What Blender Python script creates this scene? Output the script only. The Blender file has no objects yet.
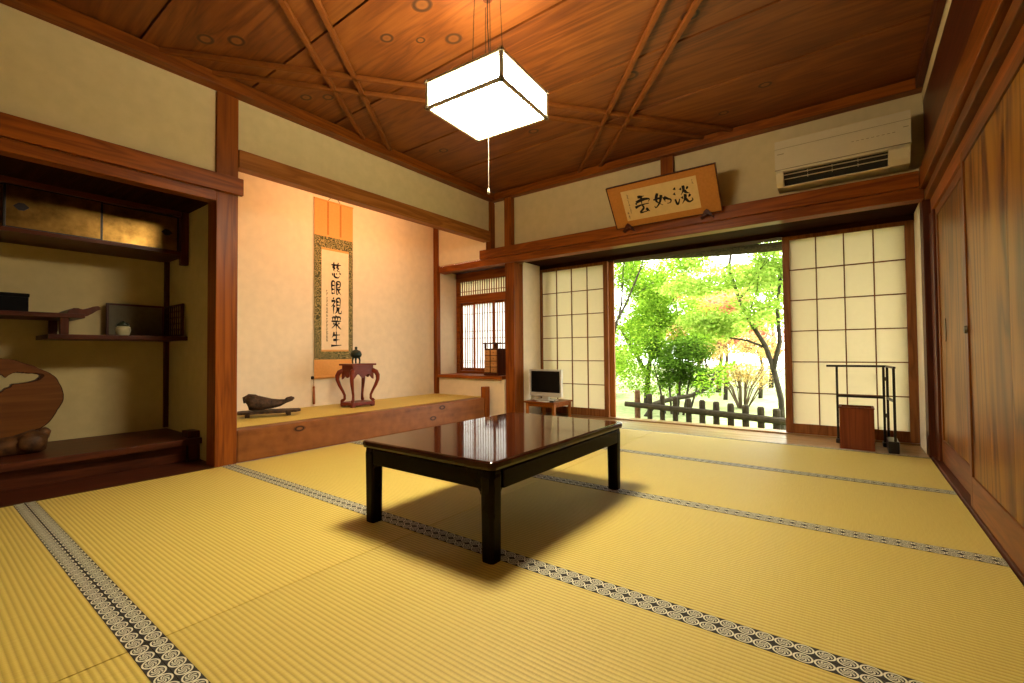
import bpy, bmesh, math, random
from mathutils import Vector, Matrix, noise
C = bpy.context.scene.collection
PI = math.pi
random.seed(11)

# ------------------------------------------------------------------ materials
def new_mat(name):
    m = bpy.data.materials.new(name); m.use_nodes = True
    nt = m.node_tree; nt.nodes.clear()
    out = nt.nodes.new('ShaderNodeOutputMaterial')
    return m, nt, out

def N(nt, typ, **kw):
    n = nt.nodes.new(typ)
    for k, v in kw.items():
        if k.startswith('i_'):
            key = k[2:]
            key = int(key) if key.isdigit() else key.replace('_', ' ')
            n.inputs[key].default_value = v
        else:
            setattr(n, k, v)
    return n

def L(nt, a, b): nt.links.new(a, b)

def mth(nt, op, a, b=None, c=None):
    n = nt.nodes.new('ShaderNodeMath'); n.operation = op
    for i, v in enumerate((a, b, c)):
        if v is None: continue
        if isinstance(v, (int, float)): n.inputs[i].default_value = v
        else: nt.links.new(v, n.inputs[i])
    return n.outputs[0]

def ramp(nt, fac, stops):
    r = nt.nodes.new('ShaderNodeValToRGB')
    e = r.color_ramp.elements
    while len(e) < len(stops): e.new(0.5)
    for el, (p, c) in zip(e, stops):
        el.position = p; el.color = (c[0], c[1], c[2], 1)
    nt.links.new(fac, r.inputs[0])
    return r.outputs[0]

def mixc(nt, fac, a, b, mode='MIX'):
    n = nt.nodes.new('ShaderNodeMix'); n.data_type = 'RGBA'; n.blend_type = mode
    if isinstance(fac, (int, float)): n.inputs[0].default_value = fac
    else: nt.links.new(fac, n.inputs[0])
    for i, v in ((6, a), (7, b)):
        if isinstance(v, tuple): n.inputs[i].default_value = (v[0], v[1], v[2], 1)
        else: nt.links.new(v, n.inputs[i])
    return n.outputs[2]

def principled(nt, out, col, rough=.6, spec=.5, metal=0, coat=0, bump=None, bstr=.1, bdist=.01):
    p = nt.nodes.new('ShaderNodeBsdfPrincipled')
    if isinstance(col, tuple): p.inputs['Base Color'].default_value = (*col, 1)
    else: nt.links.new(col, p.inputs['Base Color'])
    p.inputs['Roughness'].default_value = rough
    p.inputs['Specular IOR Level'].default_value = spec
    p.inputs['Metallic'].default_value = metal
    p.inputs['Coat Weight'].default_value = coat
    p.inputs['Coat Roughness'].default_value = .08
    if bump is not None:
        b = nt.nodes.new('ShaderNodeBump')
        b.inputs['Strength'].default_value = bstr; b.inputs['Distance'].default_value = bdist
        nt.links.new(bump, b.inputs['Height']); nt.links.new(b.outputs[0], p.inputs['Normal'])
    nt.links.new(p.outputs[0], out.inputs['Surface'])
    return p

def coords(nt, island=False):
    t = N(nt, 'ShaderNodeTexCoord'); i = N(nt, 'ShaderNodeObjectInfo')
    r = i.outputs['Random']
    if island:
        g = N(nt, 'ShaderNodeNewGeometry'); r = mth(nt, 'ADD', r, g.outputs['Random Per Island'])
    s = mth(nt, 'MULTIPLY', r, 37.0)
    c = N(nt, 'ShaderNodeCombineXYZ'); L(nt, s, c.inputs[0]); L(nt, s, c.inputs[1]); L(nt, s, c.inputs[2])
    a = N(nt, 'ShaderNodeVectorMath', operation='ADD'); L(nt, t.outputs['Object'], a.inputs[0]); L(nt, c.outputs[0], a.inputs[1])
    return a.outputs[0], t.outputs['Object'], r

def plain(name, col, rough=.6, spec=.4, metal=0, coat=0, var=.12, scale=30, bstr=.05):
    m, nt, out = new_mat(name)
    v, _, _ = coords(nt)
    n = N(nt, 'ShaderNodeTexNoise', i_Scale=scale, i_Detail=4.0); L(nt, v, n.inputs['Vector'])
    c = ramp(nt, n.outputs[0], [(.3, tuple(x*(1-var) for x in col)), (.7, tuple(min(1, x*(1+var)) for x in col))])
    principled(nt, out, c, rough, spec, metal, coat, n.outputs[0], bstr, .004)
    return m

def wood(name, light, dark, axis=2, rough=.42, spec=.14, fine=1.0, contrast=.5, coat=0, island=False, stretch=1.0):
    m, nt, out = new_mat(name)
    v, _, r = coords(nt, island)
    mp = N(nt, 'ShaderNodeMapping')
    s = [9.0*fine]*3; s[axis] = .55*fine*stretch
    mp.inputs['Scale'].default_value = s; L(nt, v, mp.inputs['Vector'])
    n1 = N(nt, 'ShaderNodeTexNoise', i_Scale=1.0, i_Detail=3.0, i_Distortion=1.6); L(nt, mp.outputs[0], n1.inputs['Vector'])
    w = mth(nt, 'MULTIPLY', n1.outputs[0], 9.0)
    w = mth(nt, 'PINGPONG', w, 1.0)
    mp2 = N(nt, 'ShaderNodeMapping'); s2 = [70.0*fine]*3; s2[axis] = 2.0*fine
    mp2.inputs['Scale'].default_value = s2; L(nt, v, mp2.inputs['Vector'])
    n2 = N(nt, 'ShaderNodeTexNoise', i_Scale=1.0, i_Detail=3.0); L(nt, mp2.outputs[0], n2.inputs['Vector'])
    f = mth(nt, 'MULTIPLY_ADD', w, contrast, mth(nt, 'MULTIPLY', n2.outputs[0], 1-contrast))
    c = ramp(nt, f, [(.18, dark), (.72, light)])
    hv = mth(nt, 'MULTIPLY_ADD', mth(nt, 'FRACT', mth(nt, 'MULTIPLY', r, 7.13)), .3, .85)
    h = N(nt, 'ShaderNodeHueSaturation'); L(nt, hv, h.inputs['Value']); L(nt, c, h.inputs['Color'])
    principled(nt, out, h.outputs[0], rough, spec, 0, coat, f, .12, .003)
    return m

M = {}
M['plaster'] = plain('plaster_beige', (.60, .462, .232), .92, .1, var=.045, scale=14, bstr=.12)
M['plaster_alcove_shaded'] = plain('plaster_alcove_shaded', (.55, .435, .21), .92, .1, var=.05, scale=14, bstr=.12)  # same beige plaster, toned down a little for the alcove's shade
M['plaster_pale'] = plain('plaster_pale', (.76, .62, .42), .92, .1, var=.04, scale=14, bstr=.1)
RB, RD = (.25, .063, .006), (.13, .029, .003)
for ax, nm in enumerate('xyz'):
    M['wood_'+nm] = wood('timber_'+nm, RB, RD, ax, .38)
    M['wooddk_'+nm] = wood('dark_timber_'+nm, (.085, .020, .006), (.042, .010, .004), ax, .4)
    M['woodlt_'+nm] = wood('pale_timber_'+nm, (.36, .125, .022), (.22, .065, .010), ax, .45)
M['ceilbat'] = plain('ceiling_batten_wood', (.175, .050, .008), .5, .12, var=.12, scale=25)
def cedar_mat():
    m, nt, out = new_mat('cedar_door_boards'); v, _, r = coords(nt, True)
    mp = N(nt, 'ShaderNodeMapping'); mp.inputs['Scale'].default_value = (3.4, 3.4, .42); L(nt, v, mp.inputs[0])
    n1 = N(nt, 'ShaderNodeTexNoise', i_Scale=1.0, i_Detail=2.5, i_Distortion=.9); L(nt, mp.outputs[0], n1.inputs['Vector'])
    w = mth(nt, 'POWER', mth(nt, 'PINGPONG', mth(nt, 'MULTIPLY', n1.outputs[0], 15.0), 1.0), .7)
    mp2 = N(nt, 'ShaderNodeMapping'); mp2.inputs['Scale'].default_value = (120, 120, 2.4); L(nt, v, mp2.inputs[0])
    n2 = N(nt, 'ShaderNodeTexNoise', i_Scale=1.0, i_Detail=3.0); L(nt, mp2.outputs[0], n2.inputs['Vector'])
    mp3 = N(nt, 'ShaderNodeMapping'); mp3.inputs['Scale'].default_value = (7, 7, .9); L(nt, v, mp3.inputs[0])
    n3 = N(nt, 'ShaderNodeTexNoise', i_Scale=1.0, i_Detail=2.0); L(nt, mp3.outputs[0], n3.inputs['Vector'])
    vo = N(nt, 'ShaderNodeTexVoronoi', i_Scale=1.0); mp4 = N(nt, 'ShaderNodeMapping'); mp4.inputs['Scale'].default_value = (4.5, 4.5, 1.7); L(nt, v, mp4.inputs[0]); L(nt, mp4.outputs[0], vo.inputs['Vector'])
    knot = mth(nt, 'LESS_THAN', vo.outputs['Distance'], .085)
    f = mth(nt, 'ADD', mth(nt, 'ADD', mth(nt, 'MULTIPLY', w, .30), mth(nt, 'MULTIPLY', n2.outputs[0], .25)), mth(nt, 'MULTIPLY', n3.outputs[0], .45))
    c = ramp(nt, f, [(.32, (.035, .008, .002)), (.46, (.105, .030, .0025)), (.58, (.185, .066, .004)), (.80, (.265, .106, .007))])
    c2 = mixc(nt, knot, c, (.10, .022, .004))
    principled(nt, out, c2, .34, .15, 0, 0, f, .12, .003)
    return m
M['cedar'] = cedar_mat()
M['cedar_frame_z'] = wood('cedar_frame_upright', (.19, .058, .009), (.10, .028, .005), 2, .4)
M['cedar_frame_y'] = wood('cedar_frame_rail', (.17, .050, .008), (.09, .024, .004), 1, .4)
M['shoji_wood'] = wood('shoji_frame_wood', (.24, .088, .024), (.13, .042, .012), 2, .45)
def log_mat():
    m, nt, out = new_mat('tokonoma_log'); v, _, r = coords(nt)
    mp = N(nt, 'ShaderNodeMapping'); mp.inputs['Scale'].default_value = (7, .7, 7); L(nt, v, mp.inputs[0])
    n1 = N(nt, 'ShaderNodeTexNoise', i_Scale=1.0, i_Detail=4.0, i_Distortion=1.2); L(nt, mp.outputs[0], n1.inputs['Vector'])
    n2 = N(nt, 'ShaderNodeTexNoise', i_Scale=14.0, i_Detail=4.0); L(nt, v, n2.inputs['Vector'])
    mp4 = N(nt, 'ShaderNodeMapping'); mp4.inputs['Scale'].default_value = (1.2, 3.2, 6.5); L(nt, v, mp4.inputs[0])
    vo = N(nt, 'ShaderNodeTexVoronoi', i_Scale=1.0); L(nt, mp4.outputs[0], vo.inputs['Vector'])
    f = mth(nt, 'ADD', mth(nt, 'MULTIPLY', n1.outputs[0], .6), mth(nt, 'MULTIPLY', n2.outputs[0], .4))
    c = ramp(nt, f, [(.3, (.10, .028, .005)), (.5, (.19, .060, .011)), (.72, (.27, .095, .018))])
    k = ramp(nt, vo.outputs['Distance'], [(0, (.19, .075, .02)), (.06, (.16, .055, .013)), (.10, (.05, .015, .004)), (.17, (1, 1, 1))])
    c2 = mixc(nt, 1.0, c, k, 'MULTIPLY'); inn = mth(nt, 'LESS_THAN', vo.outputs['Distance'], .085)
    principled(nt, out, mixc(nt, inn, c2, k), .42, .2, 0, 0, f, .2, .004)
    return m
M['log'] = log_mat()
M['deck'] = wood('veranda_board', (.36, .205, .08), (.24, .125, .042), 0, .28, .5)
M['redlacquer'] = plain('red_brown_lacquer', (.15, .024, .010), .38, .14, coat=0, var=.2, scale=8)
M['burl'] = wood('burl_slab', (.135, .045, .010), (.075, .022, .005), 1, .35, .3, .5, .25)
M['bark'] = plain('bark_edge', (.035, .014, .007), .85, .2, var=.4, scale=60, bstr=.6)
M['drift'] = plain('driftwood', (.045, .022, .009), .7, .3, var=.75, scale=38, bstr=.8)
M['rootwood'] = plain('root_wood', (.10, .040, .012), .6, .3, var=.7, scale=16, bstr=.8)
M['leafpanel'] = plain('olive_panel', (.13, .10, .045), .5, .3)
M['black'] = plain('black_lacquered_metal', (.010, .006, .006), .35, .4, var=.2)
M['blackbox'] = plain('black_cardboard', (.003, .0025, .003), .7, .08)
M['bronze'] = plain('dark_green_bronze', (.018, .032, .022), .4, .5, .5, var=.3, scale=50)
M['binwood'] = wood('bin_veneer', (.19, .048, .014), (.13, .03, .009), 2, .45)
M['ink'] = plain('brush_ink', (.012, .009, .008), .8, .2)
M['inkpale'] = plain('pale_brush_ink', (.20, .14, .075), .9, .1)
M['paper'] = plain('scroll_paper', (.80, .60, .36), .9, .1, var=.04, scale=20)
M['framepaper'] = plain('framed_paper', (.60, .41, .16), .8, .2, var=.05, scale=20)
M['mount'] = plain('brown_mount_paper', (.42, .165, .03), .75, .2, var=.08, scale=60)
M['orange'] = plain('orange_silk', (.66, .31, .085), .8, .2, var=.06, scale=60)
M['acwhite'] = plain('cream_plastic', (.60, .50, .30), .45, .4, var=.02)
M['acdark'] = plain('dark_vent', (.02, .02, .015), .6, .3)
M['acline'] = plain('seam_line', (.22, .17, .09), .6, .3)
M['silver'] = plain('silver_plastic', (.56, .52, .44), .4, .5, .2, var=.03)
M['screen'] = plain('television_glass', (.004, .004, .004), .3, .15, var=.1)
M['whitepaper'] = plain('white_leaflet', (.78, .74, .64), .8, .2, var=.03)
M['glaze'] = plain('pale_glaze', (.52, .46, .26), .3, .5, var=.1)
M['glaze_dark'] = plain('dark_glaze', (.025, .03, .015), .3, .5, var=.2)
M['tassel'] = plain('red_brown_tassel', (.30, .09, .03), .85, .2)
M['weathered'] = plain('weathered_post', (.026, .020, .008), .9, .2, var=.4, scale=25, bstr=.5)
M['weathered_red'] = plain('weathered_corner_post', (.085, .040, .016), .85, .2, var=.35, scale=25, bstr=.5)
M['thatch'] = plain('thatch', (.030, .024, .008), .95, .1, var=.5, scale=45, bstr=.7)
M['bamboo'] = plain('old_bamboo', (.55, .52, .34), .6, .3, var=.2)
M['gravel'] = plain('pale_gravel', (.20, .24, .10), .95, .1, var=.3, scale=8, bstr=.4)
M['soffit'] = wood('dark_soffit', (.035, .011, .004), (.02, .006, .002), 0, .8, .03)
M['lacquer'] = plain('black_lacquer', (.0050, .0018, .0012), .25, .07, coat=0, var=.2, scale=6, bstr=.0)
M['lacquertop'] = plain('brown_lacquer_top', (.026, .0065, .003), .07, .20, coat=0.0, var=.15, scale=4, bstr=.0)
M['brass'] = plain('dull_brass', (.05, .035, .018), .4, .5, .7)
M['wire'] = plain('black_cord', (.012, .01, .008), .7, .2)
M['cord'] = plain('white_cord', (.45, .38, .26), .7, .2)
M['chestlight'] = wood('chest_drawer_wood', (.48, .24, .08), (.34, .15, .045), 0, .4)

def gold():
    m, nt, out = new_mat('gold_leaf_paper'); v, _, _ = coords(nt)
    n = N(nt, 'ShaderNodeTexNoise', i_Scale=9.0, i_Detail=6.0, i_Roughness=.65); L(nt, v, n.inputs['Vector'])
    c = ramp(nt, n.outputs[0], [(.3, (.09, .042, .007)), (.65, (.25, .135, .028))])
    principled(nt, out, c, .30, .5, .92, 0, n.outputs[0], .2, .004)
    return m
M['gold'] = gold()

def brocade():
    m, nt, out = new_mat('green_gold_brocade'); v, _, _ = coords(nt)
    vo = N(nt, 'ShaderNodeTexVoronoi', i_Scale=24.0); L(nt, v, vo.inputs['Vector'])
    n = N(nt, 'ShaderNodeTexNoise', i_Scale=55.0, i_Detail=3.0, i_Distortion=2.0); L(nt, v, n.inputs['Vector'])
    f = mth(nt, 'ADD', mth(nt, 'MULTIPLY', mth(nt, 'SINE', mth(nt, 'MULTIPLY', vo.outputs[0], 20.0)), .22), n.outputs[0])
    c = ramp(nt, f, [(.35, (.055, .052, .018)), (.55, (.19, .16, .055)), (.75, (.38, .28, .11))])
    principled(nt, out, c, .8, .2)
    return m
M['brocade'] = brocade()

def tatami():
    m, nt, out = new_mat('tatami_rush'); t = N(nt, 'ShaderNodeTexCoord'); i = N(nt, 'ShaderNodeObjectInfo')
    s = N(nt, 'ShaderNodeSeparateXYZ'); L(nt, t.outputs['Object'], s.inputs[0])
    rib = mth(nt, 'MULTIPLY_ADD', mth(nt, 'SINE', mth(nt, 'MULTIPLY', s.outputs[1], 2*PI/.0152)), .5, .5)
    mp = N(nt, 'ShaderNodeMapping'); mp.inputs['Scale'].default_value = (300, 9, 1); L(nt, t.outputs['Object'], mp.inputs[0])
    n = N(nt, 'ShaderNodeTexNoise', i_Scale=1.0, i_Detail=2.0); L(nt, mp.outputs[0], n.inputs['Vector'])
    n3 = N(nt, 'ShaderNodeTexNoise', i_Scale=2.5, i_Detail=3.0); L(nt, t.outputs['Object'], n3.inputs['Vector'])
    # weft crossing the ribs: short dashes offset on alternate ribs
    alt = mth(nt, 'PINGPONG', mth(nt, 'DIVIDE', s.outputs[1], .0152), 1.0)
    dash = mth(nt, 'SINE', mth(nt, 'ADD', mth(nt, 'MULTIPLY', s.outputs[0], 2*PI/.011), mth(nt, 'MULTIPLY', mth(nt, 'ROUND', alt), PI)))
    f = mth(nt, 'ADD', mth(nt, 'MULTIPLY', mth(nt, 'POWER', rib, .45), .62), mth(nt, 'MULTIPLY', n.outputs[0], .38))
    c = ramp(nt, f, [(.22, (.38, .26, .040)), (.62, (.57, .415, .080)), (.9, (.65, .49, .110))])
    c2 = mixc(nt, mth(nt, 'MULTIPLY', n3.outputs[0], .35), c, (.56, .43, .12))
    h = N(nt, 'ShaderNodeHueSaturation'); L(nt, c2, h.inputs['Color'])
    L(nt, mth(nt, 'MULTIPLY_ADD', i.outputs['Random'], .10, .95), h.inputs['Value'])
    hgt = mth(nt, 'ADD', rib, mth(nt, 'MULTIPLY', dash, .12))
    principled(nt, out, h.outputs[0], .55, .35, 0, 0, hgt, .38, .0028)
    return m
M['tatami'] = tatami()

def heri():
    # black cloth with a row of cream crests; U runs along the strip in units of one crest, V across 0..1
    m, nt, out = new_mat('tatami_border_cloth'); t = N(nt, 'ShaderNodeTexCoord')
    s = N(nt, 'ShaderNodeSeparateXYZ'); L(nt, t.outputs['UV'], s.inputs[0])
    x = mth(nt, 'SUBTRACT', mth(nt, 'FRACT', s.outputs[0]), .5)
    y = mth(nt, 'MULTIPLY', mth(nt, 'SUBTRACT', s.outputs[1], .5), 1.04)
    r = mth(nt, 'SQRT', mth(nt, 'ADD', mth(nt, 'MULTIPLY', x, x), mth(nt, 'MULTIPLY', y, y)))
    th = mth(nt, 'ARCTAN2', y, x)
    ringo = mth(nt, 'MULTIPLY', mth(nt, 'LESS_THAN', r, .495), mth(nt, 'GREATER_THAN', r, .395))
    petal = mth(nt, 'SINE', mth(nt, 'ADD', mth(nt, 'MULTIPLY', th, 6.0), mth(nt, 'MULTIPLY', r, 30.0)))
    inner = mth(nt, 'MULTIPLY', mth(nt, 'LESS_THAN', r, .335), mth(nt, 'GREATER_THAN', petal, -.25))
    on = mth(nt, 'MAXIMUM', ringo, mth(nt, 'MULTIPLY', inner, .85))
    c = mixc(nt, on, (.020, .016, .010), (.64, .59, .42))
    principled(nt, out, c, .7, .3)
    return m
M['heri'] = heri()

KNOTS = [(-3.013, 1.056, .040), (-2.887, 1.174, .042), (-3.132, 1.74, .035), (-3.006, 1.836, .034), (-2.159, 1.695, .034), (-1.799, 1.643, .046),
         (-2.016, 1.829, .024), (-1.853, 1.94, .042), (-2.965, 2.964, .036), (-2.108, 3.169, .036), (-1.158, 2.918, .046), (-0.445, 3.593, .034),
         (-0.762, 3.83, .03), (-0.679, 2.594, .04), (-2.3, .95, .04), (-.2, 2.1, .04)]
def ceiling_mat():
    m, nt, out = new_mat('ceiling_boards'); t = N(nt, 'ShaderNodeTexCoord'); g = N(nt, 'ShaderNodeNewGeometry')
    P = t.outputs['Object']
    d = None
    for (kx, ky, kr) in KNOTS:
        sb = N(nt, 'ShaderNodeVectorMath', operation='SUBTRACT'); L(nt, P, sb.inputs[0]); sb.inputs[1].default_value = (kx, ky, 0)
        ml = N(nt, 'ShaderNodeVectorMath', operation='MULTIPLY'); L(nt, sb.outputs[0], ml.inputs[0]); ml.inputs[1].default_value = (.82/kr, 1.0/kr, 0)
        ln = N(nt, 'ShaderNodeVectorMath', operation='LENGTH'); L(nt, ml.outputs[0], ln.inputs[0])
        d = ln.outputs['Value'] if d is None else mth(nt, 'MINIMUM', d, ln.outputs['Value'])
    off = mth(nt, 'MULTIPLY', g.outputs['Random Per Island'], 23.0)
    cb = N(nt, 'ShaderNodeCombineXYZ'); L(nt, off, cb.inputs[0]); L(nt, off, cb.inputs[1])
    a = N(nt, 'ShaderNodeVectorMath', operation='ADD'); L(nt, P, a.inputs[0]); L(nt, cb.outputs[0], a.inputs[1])
    mp = N(nt, 'ShaderNodeMapping'); mp.inputs['Scale'].default_value = (.55, 5.5, 1); L(nt, a.outputs[0], mp.inputs[0])
    n1 = N(nt, 'ShaderNodeTexNoise', i_Scale=1.0, i_Detail=3.0, i_Distortion=1.1); L(nt, mp.outputs[0], n1.inputs['Vector'])
    near = mth(nt, 'DIVIDE', 1.0, mth(nt, 'ADD', 1.0, mth(nt, 'MULTIPLY', d, d)))
    w = mth(nt, 'PINGPONG', mth(nt, 'ADD', mth(nt, 'MULTIPLY', n1.outputs[0], 11.0), mth(nt, 'MULTIPLY', near, 2.0)), 1.0)
    mp2 = N(nt, 'ShaderNodeMapping'); mp2.inputs['Scale'].default_value = (3, 90, 1); L(nt, a.outputs[0], mp2.inputs[0])
    n2 = N(nt, 'ShaderNodeTexNoise', i_Scale=1.0, i_Detail=3.0); L(nt, mp2.outputs[0], n2.inputs['Vector'])
    n4 = N(nt, 'ShaderNodeTexNoise', i_Scale=1.6, i_Detail=3.0); L(nt, a.outputs[0], n4.inputs['Vector'])
    f = mth(nt, 'ADD', mth(nt, 'ADD', mth(nt, 'MULTIPLY', w, .28), mth(nt, 'MULTIPLY', n2.outputs[0], .34)), mth(nt, 'MULTIPLY', n4.outputs[0], .38))
    c = ramp(nt, f, [(.22, (.075, .017, .0025)), (.5, (.155, .041, .005)), (.8, (.225, .072, .010))])
    kc = ramp(nt, d, [(0, (.15, .05, .01)), (.12, (.19, .065, .012)), (.18, (.045, .014, .005)), (.215, (.045, .014, .005)), (.27, (.13, .038, .006))])
    # distance 0..1 of the ramp stands for 0..4 knot radii
    sc = mth(nt, 'MULTIPLY', d, .235); nt.links.new(sc, kc.node.inputs[0])
    inside = mth(nt, 'LESS_THAN', d, 1.12)
    c2 = mixc(nt, inside, c, kc)
    hv = N(nt, 'ShaderNodeHueSaturation'); L(nt, c2, hv.inputs['Color'])
    L(nt, mth(nt, 'MULTIPLY_ADD', g.outputs['Random Per Island'], .22, .88), hv.inputs['Value'])
    principled(nt, out, hv.outputs[0], .5, .3, 0, 0, f, .1, .003)
    return m
M['ceiling'] = ceiling_mat()

def paper_glow(name, col, trans, tw):
    m, nt, out = new_mat(name); v, _, _ = coords(nt)
    n = N(nt, 'ShaderNodeTexNoise', i_Scale=25.0, i_Detail=4.0); L(nt, v, n.inputs['Vector'])
    c = ramp(nt, n.outputs[0], [(.3, tuple(x*.96 for x in col)), (.7, col)])
    d = N(nt, 'ShaderNodeBsdfDiffuse'); L(nt, c, d.inputs[0])
    t = N(nt, 'ShaderNodeBsdfTranslucent', i_0=(*trans, 1))
    mx = N(nt, 'ShaderNodeMixShader', i_0=tw); L(nt, d.outputs[0], mx.inputs[1]); L(nt, t.outputs[0], mx.inputs[2])
    L(nt, mx.outputs[0], out.inputs['Surface'])
    return m
M['lampframe'] = paper_glow('lamp_frame_glare', (.38, .30, .19), (.05, .04, .026), .07)  # bars paled and slightly lit through to imitate the lamp's glare
M['lampcap'] = plain('lamp_corner_caps', (.06, .05, .03), .5, .3)
M['shoji_paper'] = paper_glow('shoji_paper', (.76, .69, .50), (.90, .82, .64), .38)
M['window_paper'] = paper_glow('window_paper', (.85, .84, .82), (.95, .95, .97), .6)

def leaf(name, c1, c2, c3, trans=.5):
    m, nt, out = new_mat(name); g = N(nt, 'ShaderNodeNewGeometry')
    c = ramp(nt, g.outputs['Random Per Island'], [(0, c1), (.5, c2), (1, c3)])
    d = N(nt, 'ShaderNodeBsdfDiffuse'); t = N(nt, 'ShaderNodeBsdfTranslucent')
    L(nt, c, d.inputs[0]); L(nt, mixc(nt, .5, c, mixc(nt, 1.0, c, (1.5, 1.3, .7), 'MULTIPLY')), t.inputs[0])
    mx = N(nt, 'ShaderNodeMixShader', i_0=trans); L(nt, d.outputs[0], mx.inputs[1]); L(nt, t.outputs[0], mx.inputs[2])
    L(nt, mx.outputs[0], out.inputs['Surface'])
    return m
M['leaf_maple'] = leaf('maple_leaf', (.075, .17, .012), (.15, .30, .022), (.28, .43, .05))
M['leaf_light'] = leaf('pale_leaf', (.15, .29, .035), (.25, .40, .07), (.38, .50, .13))
M['leaf_dark'] = leaf('evergreen_leaf', (.024, .055, .006), (.05, .11, .011), (.11, .21, .022), .3)
M['leaf_pink'] = leaf('pink_leaf', (.36, .12, .075), (.48, .22, .15), (.50, .33, .20))
M['leaf_gold'] = leaf('golden_leaf', (.36, .25, .07), (.42, .32, .12), (.36, .34, .14))
M['trunk'] = plain('tree_bark', (.028, .023, .012), .9, .2, var=.5, scale=18, bstr=.6)
M['twig'] = plain('pale_twig', (.10, .07, .04), .9, .2, var=.3, scale=18)

def emit(name, col, st):
    m, nt, out = new_mat(name)
    e = N(nt, 'ShaderNodeEmission', i_0=(*col, 1), i_1=st); L(nt, e.outputs[0], out.inputs['Surface'])
    return m
M['lampglow'] = emit('lamp_paper_lit', (1.0, .89, .66), 64.0)
M['lampbottom'] = emit('lamp_bottom_lit', (1.0, .89, .66), 124.0)
M['tubeglow'] = emit('warm_tube_lit', (1.0, .52, .26), 105.0)

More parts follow.
